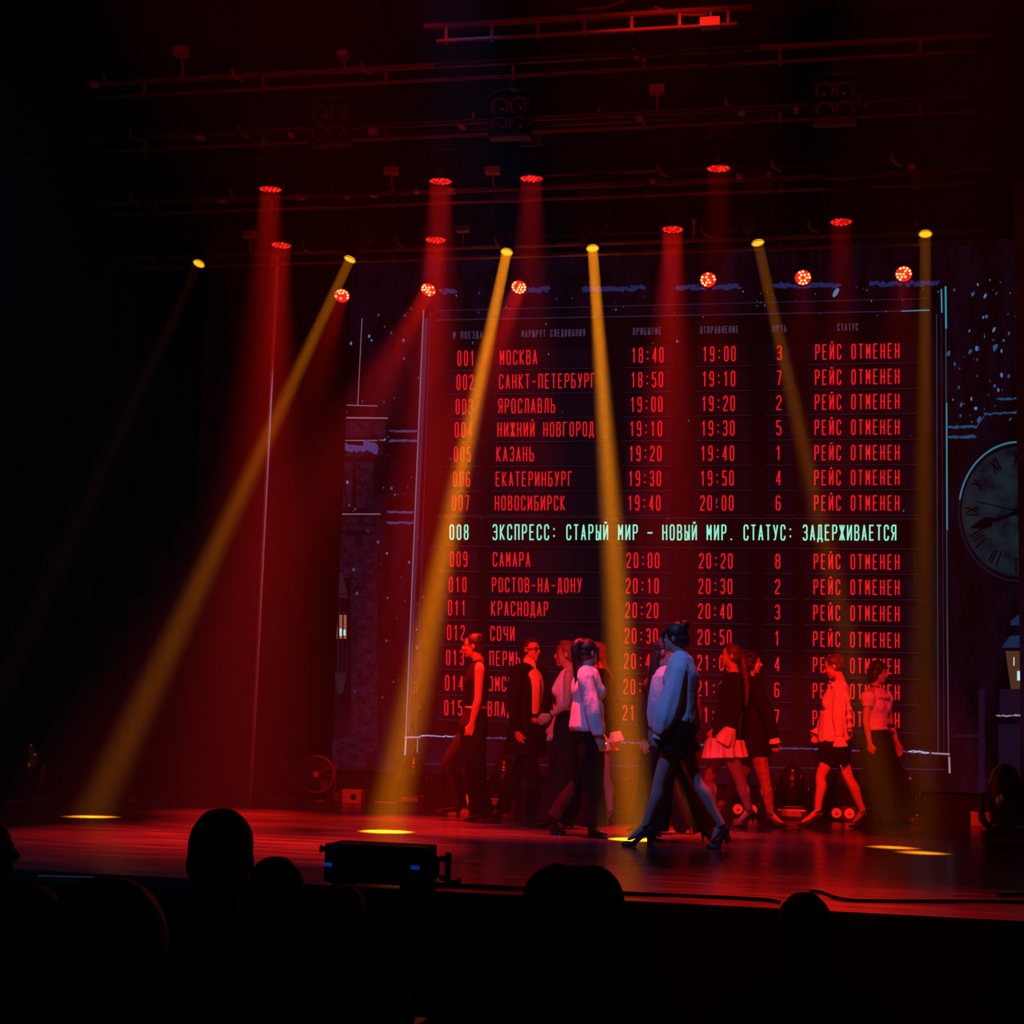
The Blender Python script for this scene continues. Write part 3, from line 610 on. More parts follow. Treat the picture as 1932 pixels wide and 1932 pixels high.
# amber beam lamps
AMB_LENS = mat('amber_lens', (.3, .2, .05), .2, emit=(1.0, .42, .012), est=1.6); AMB_RIM = mat('amber_rim', (.4, .3, .1), .3, emit=(.6, .25, .01), est=.6)
def beam_lamp(px_, py_, Y, target, label, power, cone=4.2):
    L = at(px_, py_, Y); T = V(target); A = (T-L).normalized(); M = aim_frame(A)
    t = thing('beam_lamp', (L.x, L.y, PZ2), label, 'stage lamp', 'amber beam lamps')
    pt = lambda x, y, z: L+M @ V((x, y, z))
    bm = B(); tube(bm, [pt(0, 0, -.015), pt(0, 0, -.10), pt(0, 0, -.16), pt(0, 0, -.34), pt(0, 0, -.42)], [.070, .078, .11, .12, .07], ref=M @ V((1, 0, 0)), seg=24, sub=3, cap='flat'); obj('housing', bm, LAMPBODY, t, True)
    bm = B(); cyl(bm, pt(0, 0, -.016), pt(0, 0, -.004), .056, seg=28); ln = obj('lens', bm, AMB_LENS, t)
    bm = B(); ring(bm, pt(0, 0, -.002), A, .060, .006); obj('lens_rim', bm, AMB_RIM, ln, True)
    piv = pt(0, 0, -.24); top = V((L.x, L.y, PZ2-.23)); w2 = .15
    bm = B(); tube(bm, [piv+V((w2, 0, 0)), V((top.x+w2, top.y, (piv.z+top.z)/2)), V((top.x+w2*.9, top.y, top.z)), top, V((top.x-w2*.9, top.y, top.z)), V((top.x-w2, top.y, (piv.z+top.z)/2)), piv-V((w2, 0, 0))], [(.03, .018)]*7, sub=4, seg=8); obj('yoke', bm, LAMPBODY, t, True)
    bm = B(); box(bm, top+V((0, 0, .07)), (.3, .24, .13), bev=.015); obj('base', bm, LAMPBODY, t)
    bm = B(); box(bm, top+V((0, 0, .17)), (.06, .06, .1), bev=.01); obj('clamp', bm, BLK, t)
    beam_light('lamp_light', L+A*.012, A, power, AMBER, .105, cone, t)
BP = 195
def fl(x, y): return on_floor(x, y)
for (x, y, tg, lab, pw) in (
 (375, 498, on_floor(-110, 1541), 'amber beam lamp furthest left, its beam faint', BP*.006),
 (660, 490, on_floor(173, 1541), 'amber beam lamp slanting strongly left past the lit panel edge', BP*.24),
 (956, 476, on_floor(729, 1569), 'amber beam lamp crossing the train numbers of the board', BP*1.05),
 (1118, 469, on_floor(1196, 1584), 'amber beam lamp nearly upright between cities and arrivals', BP),
 (1430, 459, on_floor(1685, 1599), 'amber beam lamp above the track column heading', BP*.12),
 (1746, 442, on_floor(1740, 1609), 'amber beam lamp furthest right above the board corner', BP*.10)):
    beam_lamp(x, y, Y4+.06, tg, lab, pw)
# four-lamp blinders
RIMM = mat('blinder_rim', (.30, .26, .26), .45, .4); GLASSD = mat('blinder_glass', (.01, .01, .01), .12)
for (cx, cy_, k, lab) in ((960, 217, 1, 'four-lamp blinder hanging in the middle of the rig'), (1575, 189, 1, 'four-lamp blinder hanging at the right of the rig'), (620, 232, 1, 'four-lamp blinder hanging left of centre, barely lit'), (30, 256, 1, 'four-lamp blinder at the far left edge of the rig')):
    Yq = bar_y[2]-.18; c = at(cx, cy_, Yq); t = thing('blinder', (c.x, Yq, c.z+.3), lab, 'stage lamp', 'four-lamp blinders')
    bm = B(); box(bm, c+V((0, .08, 0)), (.34, .12, .34), bev=.02); obj('housing', bm, LAMPBODY, t)
    for dx in (-.075, .075):
        for dz in (-.078, .078):
            q = c+V((dx, .005, dz)); bm = B(); ring(bm, q, (0, -1, -.25), .060, .006); rim = obj('lamp_rim', bm, RIMM, t, True)
            bm = B(); ell(bm, q+V((0, .015, 0)), (.058, .02, .058)); obj('lamp_glass', bm, GLASSD, rim, True)
    bm = B(); tube(bm, [c+V((-.19, .08, 0)), c+V((-.19, .08, .2)), c+V((0, .1, .27)), c+V((.19, .08, .2)), c+V((.19, .08, 0))], [(.02, .01)]*5, sub=4, seg=8); obj('yoke', bm, LAMPBODY, t, True)
    bm = B(); box(bm, c+V((0, .12, .31)), (.05, .08, .09)); obj('clamp', bm, BLK, t)

# ------------------------------------------------------------------ floor gear at the back of the stage
GLOSS = mat('gloss_black', (.012, .012, .013), .18, spec=.6); LENSG = mat('lens_glass', (.02, .02, .025), .05, spec=.8); STRIP = mat('display_strip', (.30, .24, .24), .35, var=.6, vscale=30); SHINE = mat('bare_metal', (.7, .7, .7), .2, .8)
def moving_head(px_, base_y, hgt, tilt, label, roll=0, strip=True):
    P = on_floor(px_, base_y); P.y = min(P.y+.16*hgt/.5, YS-.26); k = hgt/.5
    t = thing('moving_head_lamp', (P.x, P.y, 0), label, 'stage lamp', 'moving heads standing on the stage floor')
    bm = B(); box(bm, P+V((0, 0, .06*k)), (.33*k, .26*k, .11*k), bev=.022*k)
    for sx in (-1, 1):
        for sy in (-1, 1): cyl(bm, P+V((sx*.12*k, sy*.09*k, 0)), P+V((sx*.12*k, sy*.09*k, .02*k)), .018*k, seg=10)
    b_ = obj('base', bm, BLKP, t)
    if strip:
        bm = B(); box(bm, P+V((0, -.132*k, .062*k)), (.20*k, .008*k, .05*k), bev=.003); obj('display', bm, STRIP, b_)
    bm = B(); hc = P+V((0, 0, .335*k))
    for s_ in (-1, 1):
        tube(bm, [P+V((s_*.10*k, 0, .125*k)), P+V((s_*.165*k, 0, .19*k)), P+V((s_*.172*k, 0, .30*k)), P+V((s_*.165*k, 0, .37*k))], [(.07*k, .022*k), (.075*k, .024*k), (.07*k, .022*k), (.045*k, .018*k)], sub=4)
    tube(bm, [P+V((-.12*k, 0, .135*k)), P+V((0, 0, .13*k)), P+V((.12*k, 0, .135*k))], [(.07*k, .022*k)]*3); obj('yoke', bm, GLOSS, t, True)
    A = V(tilt).normalized(); M = aim_frame(A); pt = lambda x, y, z: hc+M @ V((x, y, z))*k
    bm = B(); tube(bm, [pt(0, 0, .16), pt(0, 0, .12), pt(0, 0, 0), pt(0, 0, -.10), pt(0, 0, -.15)], [.095*k, .125*k, .132*k, .11*k, .05*k], ref=M @ V((1, 0, 0)), seg=24, sub=4); h = obj('head', bm, GLOSS, t, True)
    bm = B(); ell(bm, pt(0, 0, .165), (.085*k, .085*k, .035*k), M); obj('lens', bm, LENSG, h, True)
    bm = B(); box(bm, pt(.088, -.05, .155), (.012*k, .05*k, .018*k), M); obj('latch', bm, SHINE, h)
    return t
moving_head(512, 1521, .50, (0, -.25, 1), 'black moving head lamp on the floor left of the round fan')
moving_head(771, 1519, .50, (.1, -.3, 1), 'black moving head lamp standing in the foot of the left amber beam')
moving_head(950, 1524, .50, (.1, -.35, 1), 'black moving head lamp on the floor between the sleeveless woman and the man in sunglasses')
moving_head(1496, 1541, .52, (.05, -.4, 1), 'black moving head lamp on the floor left of the woman in black bloomers')
moving_head(1702, 1553, .52, (-.1, -.3, 1), 'black moving head lamp on the floor behind the woman with the dark bob')
moving_head(1906, 1604, .62, (-.1, -.2, 1), 'large black moving head lamp nearest us at the right edge')
moving_head(24, 1528, .56, (.1, -.3, 1), 'black moving head lamp at the far left edge of the stage')
# round floor fan
P = on_floor(588, 1514); P.y = YS-.62; c = at(588, 1465, P.y-.05); Rf = .205
P.z = 0; t = thing('drum_fan', (P.x, P.y, 0), 'round metal drum fan on the floor before the black drape', 'fan')
ax = V((.18, -1, .08)).normalized()
FANM = mat('fan_metal', (.15, .13, .13), .42, .4, var=.2)
c = V((P.x, P.y, .31))
bm = B(); ring(bm, c, ax, Rf, .016, 48); ring(bm, c-ax*.16, ax, Rf, .012, 48)
a_, b_ = frame(ax); N = 48; r0 = []; r1 = []
for i in range(N):
    d = a_*math.cos(2*math.pi*i/N)+b_*math.sin(2*math.pi*i/N); r0.append(bm.verts.new(c+d*Rf)); r1.append(bm.verts.new(c-ax*.16+d*Rf))
for i in range(N): bm.faces.new((r0[i], r0[(i+1) % N], r1[(i+1) % N], r1[i]))
obj('drum', bm, FANM, t, True)
bm = B()
for rr in (.04, .07, .1, .13, .16, .185): ring(bm, c+ax*.01, ax, rr, .0028, 40, 5)
for i in range(12):
    d = a_*math.cos(2*math.pi*i/12)+b_*math.sin(2*math.pi*i/12); cyl(bm, c+ax*.012+d*.03, c+ax*.012+d*Rf, .003, seg=6)
obj('grille', bm, FANM, t, True)
bm = B(); cyl(bm, c+ax*.005, c+ax*.022, .034, .03); setp(obj('hub_badge', bm, mat('fan_badge', (.6, .5, .5), .4), t), 'pale round badge')
bm = B(); cyl(bm, c-ax*.1, c-ax*.04, .045); hub = obj('motor', bm, BLK, t)
bm = B()
for i in range(4):
    d = a_*math.cos(math.pi*i/2+.4)+b_*math.sin(math.pi*i/2+.4); e = a_*math.cos(math.pi*i/2+1.0)+b_*math.sin(math.pi*i/2+1.0)
    quad(bm, (c-ax*.05+d*.04, c-ax*.05+d*.19, c-ax*.09+e*.19, c-ax*.09+e*.04))
bmesh.ops.solidify(bm, geom=bm.faces[:], thickness=.004); obj('blades', bm, mat('fan_blade', (.12, .1, .1), .4, .3), t)
bm = B()
for s_ in (-1, 1):
    tube(bm, [c+V((s_*.23, -.0, 0)), c+V((s_*.225, .01, -.15)), c+V((s_*.20, -.03, -.30))], [.010]*3, seg=8)
cyl(bm, c+V((-.2, -.03, -.298)), c+V((.2, -.03, -.298)), .011, seg=10); cyl(bm, c+V((-.2, .12, -.298)), c+V((.2, .12, -.298)), .011, seg=10)
for s_ in (-1, 1): cyl(bm, c+V((s_*.2, -.03, -.298)), c+V((s_*.2, .12, -.298)), .011, seg=10)
obj('stand', bm, FANM, t, True)
# pale boxes with a round knob
PALEBOX = mat('pale_box', (.42, .36, .34), .55, var=.15)
def knob_box(px_, py_, w_, h_, label, black=True):
    P = on_floor(px_, py_); P.y = min(P.y+.1, YS-.16); t = thing('power_box', (P.x, P.y, 0), label, 'box')
    bm = B(); box(bm, P+V((0, 0, h_/2)), (w_, .16, h_), bev=.012); obj('case', bm, PALEBOX, t)
    bm = B(); ring(bm, P+V((w_*.12, -.083, h_*.47)), (0, -1, 0), .028, .008, 20, 6); cyl(bm, P+V((w_*.12, -.082, h_*.47)), P+V((w_*.12, -.09, h_*.47)), .022, seg=16); obj('socket', bm, BLK, t, True)
    bm = B(); tube(bm, [P+V((-w_*.3, 0, h_)), P+V((-w_*.2, 0, h_+.03)), P+V((w_*.0, 0, h_+.03)), P+V((w_*.1, 0, h_))], [.008]*4, seg=8); obj('handle', bm, BLK, t, True)
knob_box(661, 1516, .23, .155, 'pale power box with a dark round socket right of the round fan')
knob_box(1843, 1556, .20, .155, 'pale power box with a dark round socket at the right, under the lantern')
P = on_floor(627, 1515); P.y += .08; t = thing('control_unit', (P.x, P.y, 0), 'low black control unit between the fan and the pale box', 'box')
bm = B(); box(bm, P+V((0, 0, .07)), (.19, .16, .12), bev=.01); box(bm, P+V((0, 0, .008)), (.15, .12, .016)); obj('case', bm, BLKP, t)
for i in range(3):
    bm = B(); box(bm, P+V((.05, -.083, .04+.03*i)), (.05, .006, .012)); obj('button', bm, STRIP, t)
for (x, y, w_, lab) in ((1871, 1566, .09, 'small socket block on the floor right of the right pale box'), (246, 1517, .08, 'small pinkish socket block at the foot of the far left curtain'), (1070, 1519, .09, 'small socket block hidden low behind the walkers in the middle')):
    if x == 1070: continue
    P = on_floor(x, y); t = thing('socket_block', (P.x, P.y, 0), lab, 'socket block')
    bm = B(); box(bm, P+V((0, .03, .03)), (w_, .06, .055), bev=.008); obj('body', bm, BLKP, t)
    bm = B(); box(bm, P+V((0, -.002, .034)), (w_*.8, .006, .032), bev=.002); obj('label_plate', bm, mat('pink_plate', (.75, .45, .6), .5), t)
# twin blinders on the floor
LITL = mat('lit_reflector', (.5, .1, .08), .5, emit=(1.0, .012, .006), est=.85); BULB = mat('dark_bulb', (.2, .02, .02), .3, emit=(1, .006, .004), est=.35)
def twin(px_, py_, w_, label):
    P = on_floor(px_, py_); P.y = min(P.y+.06, YS-.2); t = thing('twin_blinder', (P.x, P.y, 0), label, 'stage lamp', 'twin blinders on the floor')
    bm = B(); box(bm, P+V((0, 0, .082)), (w_, .09, .15), bev=.012); cyl(bm, P+V((-w_*.35, 0, 0)), P+V((-w_*.35, 0, .03)), .02, seg=10); cyl(bm, P+V((w_*.35, 0, 0)), P+V((w_*.35, 0, .03)), .02, seg=10); obj('case', bm, mat('twin_case', (.05, .04, .04), .5), t)
    for s_ in (-1, 1):
        q = P+V((s_*w_*.235, -.05, .088)); bm = B(); cyl(bm, q+V((0, .004, 0)), q, .052, .054, 28); l = obj('reflector', bm, LITL, t)
        bm = B(); ell(bm, q+V((.004, -.004, -.008)), (.020, .008, .014)); obj('bulb', bm, BULB, l, True)
twin(865, 1524, .29, 'twin blinder on the floor behind the legs of the sleeveless woman')
twin(1408, 1540, .33, 'twin blinder on the floor between the women in white ruffles and black coat')
twin(1590, 1547, .29, 'twin blinder on the floor seen between the legs of the woman in bloomers')
# tape strips
TAPE = mat('floor_tape', (.8, .7, .7), .45)
for (p0, p1, w_, lab) in (((706, 1513), (742, 1514), .03, 'pale tape strip on the floor at the back, left of the beam foot'), ((1735, 1550), (1760, 1551), .03, 'pale tape strip on the floor at the back right'), ((70, 1653), (178, 1656), .012, 'thin pale tape line on the front floor at the left')):
    a_, b_ = on_floor(*p0), on_floor(*p1); bm = B(); box(bm, (a_+b_)/2+V((0, 0, .002)), ((b_-a_).length, w_, .004), Matrix.Rotation(math.atan2((b_-a_).y, (b_-a_).x), 3, 'Z')); setp(obj('floor_tape', bm, TAPE), lab, 'tape')
# ------------------------------------------------------------------ front edge: loudspeaker box and cables
P0 = on_floor(608, 1672); P1 = on_floor(795, 1682); yb = min(P0.y, P1.y)+.02; P0.y = P1.y = yb
wd = P1.x-P0.x; cxs = (P0.x+P1.x)/2
t = thing('front_speaker', (cxs, yb+.16, 0), 'black loudspeaker cabinet standing on the front edge of the stage', 'loudspeaker')
hS = at(608, 1592, yb).z; cb = mat('cabinet_black', (.008, .008, .009), .6, bump=.2, bscale=150)
bm = B(); box(bm, (cxs, yb+.16, .012+hS/2), (wd, .32, hS-.02), bev=.012)
box(bm, (cxs-.2, yb+.1, .01), (.08, .2, .02)); box(bm, (cxs+.2, yb+.1, .01), (.08, .2, .02)); obj('cabinet', bm, cb, t)
bm = B(); quad(bm, [(P1.x-.01, yb+.01, .03), (P1.x+.09, yb+.02, .08), (P1.x+.09, yb+.02, hS*.8), (P1.x-.01, yb+.01, hS*.99)]); bmesh.ops.solidify(bm, geom=bm.faces[:], thickness=-.28); obj('side_cheek', bm, cb, t)
bm = B(); box(bm, (P1.x+.125, yb+.08, hS*.52), (.028, .05, hS*.78), bev=.008); box(bm, (P1.x+.10, yb+.08, hS*.3), (.04, .04, .03)); box(bm, (P1.x+.10, yb+.08, hS*.75), (.04, .04, .03)); cyl(bm, (P1.x+.13, yb+.07, hS*.22), (P1.x+.185, yb+.07, hS*.22), .012); cyl(bm, (P1.x+.185, yb+.07, hS*.22), (P1.x+.20, yb+.07, hS*.22), .022); obj('side_bracket', bm, BLK, t)
bm = B(); cyl(bm, (P0.x-.0, yb+.06, hS*.86), (P0.x-.035, yb+.06, hS*.86), .014); cyl(bm, (P0.x-.035, yb+.06, hS*.86), (P0.x-.042, yb+.06, hS*.86), .022); obj('knob', bm, BLK, t, True)
BLUETAG = mat('blue_tag_glow', (.02, .03, .1), .4, emit=(.004, .022, .22), est=.8)  # blue labels of the cabinet given a glow; they hold no lamp
for (x, y, w_) in ((619, 1631, .045), (783, 1637, .05)):
    q = at(x, y, yb-.004); bm = B(); box(bm, q, (w_, .006, .022), bev=.002); setp(obj('tag', bm, BLUETAG, t), 'glowing blue indicator')
CAB = mat('cable_rubber', (.006, .006, .006), .6)
def cable(pts_, r_, label):
    bm = B(); tube(bm, [on_floor(*p)+V((0, 0, r_)) for p in pts_], [r_]*len(pts_), ref=V((0, 0, 1)), seg=8, sub=6); setp(obj('cable', bm, CAB, None, True), label, 'cable')
cable([(800, 1671), (870, 1674), (1000, 1680), (1100, 1684), (1170, 1688), (1300, 1693), (1440, 1700), (1470, 1705)], .011, 'black cable along the stage front from the loudspeaker rightwards')
cable([(1530, 1684), (1552, 1686), (1578, 1696), (1620, 1702), (1750, 1703), (1850, 1703), (1990, 1706)], .011, 'black cable along the stage front at the right with a raised curl')
cable([(1885, 1692), (1915, 1691), (1990, 1693)], .014, 'short black cable at the right front corner behind the long one')
# ------------------------------------------------------------------ people
SKIN = mat('skin', (.52, .30, .22), .5, var=.06, vscale=20); SKINT = mat('sheer_tights', (.22, .12, .10), .55, var=.55, vscale=9)
LIP = mat('lip', (.35, .06, .06), .4); EYEW = mat('eye', (.55, .52, .5), .25); IRIS = mat('iris', (.03, .02, .015), .2)
HDARK = mat('hair_dark', (.012, .008, .007), .45, bump=.4, bscale=90); HBROWN = mat('hair_brown', (.06, .028, .018), .45, bump=.4, bscale=90); HFAIR = mat('hair_fair', (.20, .10, .055), .45, bump=.4, bscale=90)
BLACKC = mat('black_cloth', (.006, .0055, .006), .85, bump=.3, bscale=60, spec=.15); WHITEC = mat('white_cloth', (.80, .76, .78), .75, bump=.25, bscale=45, spec=.2); BLACKS = mat('black_suede', (.008, .007, .008), .6); BLACKL = mat('black_leather', (.010, .009, .010), .3)
UP = V((0, 0, 1))
class Fig:
    def __init__(s, label, foot, face, J, dyN=-.10, turn=0, name='person', Y=None, tall=1.0, cat='person', group=None):
        s.Y = Y if Y is not None else on_floor(*foot).y
        s.face = face; th = math.radians(turn)      # turn > 0: towards the camera
        s.f = V((face*math.cos(th), -math.sin(th), 0)); s.s = UP.cross(s.f).normalized()   # s: the figure's left
        s.k = tall; s.j = {}
        for k_, v in J.items():
            if isinstance(v, V): s.j[k_] = v; continue
            x, y = v[0], v[1]; d = v[2] if len(v) > 2 else None
            if d is None:
                n = k_[-1] if len(k_) == 2 else ''
                off = {'s': .155, 'e': .19, 'w': .19, 'h': .18, 'k': .085, 'a': .08, 't': .08, 'q': .09}.get(k_[0], 0) if n in 'NF' and n else 0
                d = -off if n == 'N' else off
            s.j[k_] = at(x, y, s.Y+d)
        for n in 'NF':
            for k_ in 't':
                if k_+n in s.j and s.j[k_+n].z < .06: s.j[k_+n].z = .008
        j = s.j
        if 'tN' in j: base = (j['tN']+j['tF'])/2; base.z = 0
        else: base = V((j['pelvis'].x, j['pelvis'].y, HALL))
        s.base = base
        s.t = thing(name, base, label, cat, group)
        nearside = 1 if s.s.y < 0 else -1      # which side (+s or -s) is nearest the camera
        s.near = s.s*nearside
        for n, sg in (('N', 1), ('F', -1)): j['q'+n] = j.get('q'+n) or (j['pelvis']+s.near*(.088*sg*tall)+V((0, 0, -.02)))
    # -- pieces
    def torso(s, bm, add=0, lo='pelvis', wide=1.0, bust=0, waist=1.0, hips=1.0, top=True):
        j = s.j; p, w_, c, n = j['pelvis'], j['waist'], j['chest'], j['neck']; k = s.k
        up = (n-c).normalized()
        pts = [p-UP*.09, p, p.lerp(w_, .6), w_, w_.lerp(c, .55), c, c.lerp(n, .55)]
        rad = [(.140*hips, .105*hips), (.168*hips, .118*hips), (.145*hips, .10*hips), (.122*waist, .088*waist), (.135*wide, .10*wide), (.150*wide, .112*wide), (.135*wide, .082*wide)]
        if top: pts += [n-up*.03, n]; rad += [(.075, .062), (.054, .056)]
        if lo == 'waist': pts, rad = pts[2:], rad[2:]
        rad = [(a*k+add, b*k+add) for a, b in rad]
        tube(bm, pts, rad, ref=s.s, seg=22, sub=4)
        if bust:
            for sg in (-1, 1): ell(bm, c+s.f*(.065*k)+s.s*(.065*sg)-UP*.03, (.055+add, .055+add, .058+add))
    def limb(s, bm, keys, rad, **kw): tube(bm, [s.j[k_] if isinstance(k_, str) else k_ for k_ in keys], rad, ref=s.s, **kw)
    def hand(s, bm, n, curl=.5, spread=1.0, thumb=1):
        j = s.j; wv_, hv = j['w'+n], j['h'+n]; d = (hv-wv_); ln = .175*s.k; d.normalize()
        nrm = -s.near if n == 'N' else s.near.copy()        # palm faces the body
        p = s.f-d*s.f.dot(d)
        if p.length < .3: p = UP-d*UP.dot(d)
        p.normalize(); nrm = (nrm-d*nrm.dot(d)-p*nrm.dot(p)).normalized(); k = s.k
        pc = wv_+d*.048*k
        tube(bm, [wv_-d*.01, wv_+d*.03*k, wv_+d*.085*k], [(.020*k, .026*k), (.017*k, .040*k), (.014*k, .040*k)], ref=nrm, seg=12, sub=3)
        for q, ll in ((.030, .070), (.010, .080), (-.011, .074), (-.030, .058)):
            a_ = wv_+d*.078*k+p*q*k; b_ = a_+(d*math.cos(curl*.5)+nrm*math.sin(curl*.5)+p*q*2*spread)*ll*.5*k; c_ = b_+(d*math.cos(curl*1.5)+nrm*math.sin(curl*1.5)+p*q*spread)*ll*.5*k
            tube(bm, [a_, b_, c_], [.0100*k, .0092*k, .0075*k], ref=nrm, seg=8, sub=3)
        if thumb:
            a_ = wv_+d*.025*k+p*.026*k; b_ = a_+(d*.8+p*.62+nrm*.25).normalized()*.038*k; c_ = b_+(d*.95+p*.15+nrm*.35).normalized()*.032*k
            tube(bm, [a_, b_, c_], [.0125*k, .0105*k, .0085*k], ref=nrm, seg=8, sub=3)
    def headmat(s, yaw=0, pitch=0):
        th = math.radians(yaw); f = s.f*math.cos(th)+(-s.near if False else s.near)*math.sin(th)   # yaw > 0 turns to the camera
        f = (f*math.cos(math.radians(pitch))-UP*math.sin(math.radians(pitch))).normalized()
        sd = UP.cross(f).normalized(); u = f.cross(sd); return Matrix((f, sd, u)).transposed()
    def body(s, skin=SKIN, yaw=0, pitch=0, hands='NF', curlN=.5, curlF=.5, bust=1, legs=True, armk=1.0, feet=True):
        j, k = s.j, s.k; H = j['head']; M = s.headmat(yaw, pitch); s.M = M; hk = .97*k
        s.P = lambda x, y, z: H+M @ (V((x, y, z))*hk)
        bm = B(); s.torso(bm, bust=bust)
        e = lambda c, r: ell(bm, s.P(*c), [q*hk for q in r], M, 18, 14)
        e((-.012, 0, .028), (.094, .074, .088)); e((.028, 0, -.042), (.060, .056, .074)); e((.066, 0, -.096), (.020, .026, .017)); e((.02, 0, -.075), (.055, .046, .040))
        e((.074, 0, .024), (.014, .046, .012)); e((.066, .030, -.022), (.020, .022, .020)); e((.066, -.030, -.022), (.020, .022, .020))
        tube(bm, [s.P(.078, 0, .018), s.P(.094, 0, -.002), s.P(.104, 0, -.020), s.P(.090, 0, -.030)], [(.009*hk, .008*hk), (.010*hk, .009*hk), (.014*hk, .011*hk), (.012*hk, .007*hk)], ref=M @ V((0, 1, 0)), seg=10)
        e((.082, 0, -.052), (.012, .022, .007)); e((.080, 0, -.066), (.012, .019, .007))
        for sg in (-1, 1): ell(bm, s.P(-.012, sg*.074, -.006), (.019*hk, .009*hk, .031*hk), M)
        tube(bm, [j['neck']-UP*.03, j['neck']+UP*.01, s.P(-.018, 0, -.075), s.P(-.015, 0, -.03)], [.060*k, .053*k, .051*k, .052*k], ref=s.s, seg=16)
        for n in 'NF':
            a = armk*k; sh = j['s'+n]
            tube(bm, [j['neck']-UP*.035, j['neck'].lerp(sh, .55), sh], [(.045, .05), (.045, .048), (.050*k, .052*k)], ref=s.f, seg=12)
            s.limb(bm, [sh, sh.lerp(j['e'+n], .35), j['e'+n], j['e'+n].lerp(j['w'+n], .3), j['w'+n]], [.052*a, .046*a, .037*a, .038*a, .025*a])
            if n in hands: s.hand(bm, n, curlN if n == 'N' else curlF)
            if legs:
                q, kn, an, to = j['q'+n], j['k'+n], j['a'+n], j['t'+n]; d = (kn-an).normalized(); back = -s.f
                s.limb(bm, [q, q.lerp(kn, .4), kn, kn.lerp(an, .3)+back*.012, kn.lerp(an, .65), an], [.094*k, .078*k, .054*k, .056*k, .043*k, .034*k])
                if feet:
                    hz = (an-to); hz.z = 0; hl = hz.length or 1
                    tube(bm, [an, an.lerp(to, .45)+V((0, 0, -.004)), to-(to-an).normalized()*.055+V((0, 0, .012))], [.033*k, .027*k, .012*k], ref=s.s, seg=10)
        s.body_o = remesh_obj('body', bm, skin, s.t, .0062, 3)
        bm = B(); ell(bm, s.P(.083, 0, -.0525), (.012*hk, .019*hk, .0058*hk), M); ell(bm, s.P(.081, 0, -.0655), (.012*hk, .017*hk, .006*hk), M); obj('lips', bm, LIP, s.t, True)
        for sg in (-1, 1):
            bm = B(); ell(bm, s.P(.0735, sg*.030, .004), (.0105*hk, .0125*hk, .0075*hk), M); ey = obj('eye', bm, EYEW, s.t, True)
            bm = B(); ell(bm, s.P(.0815, sg*.030, .004), (.004*hk, .006*hk, .006*hk), M, 10, 8); obj('iris', bm, IRIS, ey, True)
            bm = B(); tube(bm, [s.P(.080, sg*.014, .022), s.P(.083, sg*.030, .028), s.P(.074, sg*.046, .024)], [.0035]*3, ref=UP, seg=6); obj('eyebrow', bm, HDARK, s.t, True)
    def hair(s, m, style='bun', extra=None, grow=1.0):
        bm = B(); hk = .97*s.k; g = grow
        e = lambda c, r: ell(bm, s.P(*c), [q*hk for q in r], s.M, 18, 14)
        e((-.026, 0, .036), (.097*g, .082*g, .094*g)); e((-.045, 0, -.01), (.075*g, .078*g, .075*g))
        if extra: extra(s, bm, e)
        s.hair_o = remesh_obj('hair', bm, m, s.t, .006, 3, rough=.003, rscale=(30, 30, 12))
    def cloth(s, name, m, fn, voxel=.0085, smooth=4, rough=.005, label=None, rscale=(13, 13, 4.5)):
        bm = B(); fn(bm); o = remesh_obj(name, bm, m, s.t, voxel, smooth, rough, rscale)
        if label: o['label'] = label
        return o
    def shoe(s, n, style='pump', h=.07, m=BLACKL, strap=True):
        j = s.j; T, A = j['t'+n].copy(), j['a'+n]; hz = V((T.x-A.x, T.y-A.y, 0)); 
        if hz.length < .02: hz = s.f*.1
        d = hz.normalized()
        Hs = A-UP*.060-d*.030
        if Hs.z < h+.01 and (A.z < .17): Hs.z = h
        T.z = max(T.z, .008)
        Bp = T-d*.075+UP*.006; Bp.z = max(Bp.z, .014)+ .0
        u = (Hs-T).normalized(); can = math.atan2(h, .20)
        ang = math.atan2(u.z, -(u.x*d.x+u.y*d.y)) if True else 0
        rot_ = ang-can if abs(ang-can) > .12 else 0
        bm = B(); toe = .015 if style != 'block' else .022
        tube(bm, [T+UP*.010, T-d*.03+UP*.014, Bp+UP*.012, Bp.lerp(Hs, .5)+UP*.016, Hs+UP*.022, Hs+UP*.030-d*.008], [(.010 if style == 'stiletto' else .022, toe*.8), (.030, toe), (.041, .021), (.034, .020), (.031, .026), (.026, .03)], ref=s.s, seg=14)
        if style == 'block':
            tube(bm, [T-d*.02+UP*.004, Bp-d*.02+UP*.0], [(.036, .012), (.041, .012)], ref=s.s, seg=12)
        # heel counter up to the ankle
        tube(bm, [Hs+UP*.02-d*.004, A-d*.026-UP*.018], [(.030, .022), (.028, .014)], ref=s.s, seg=12)
        hd = (-UP*math.cos(rot_)+(-d)*math.sin(rot_)*1.0)
        tip = Hs+hd*h*1.0+(-d*.006)
        if rot_ == 0: tip.z = .004
        hr = {'block': [(.028, .030), (.026, .025), (.030, .028)], 'stiletto': [(.024, .024), (.010, .010), (.0055, .0055)], 'pump': [(.026, .026), (.014, .014), (.010, .010)], 'flat': [(.030, .034), (.030, .032), (.030, .032)]}[style]
        tube(bm, [Hs+UP*.012-d*.004, Hs.lerp(tip, .45), tip], hr, ref=s.s, seg=10, sub=4, cap='flat')
        o = remesh_obj('shoe', bm, m, s.t, .0045, 2)
        if strap:
            c = A-UP*.008; bm = B(); ring(bm, c, (A-Hs), .037, .006, 24, 6); obj('ankle_strap', bm, m, o, True)
        return o
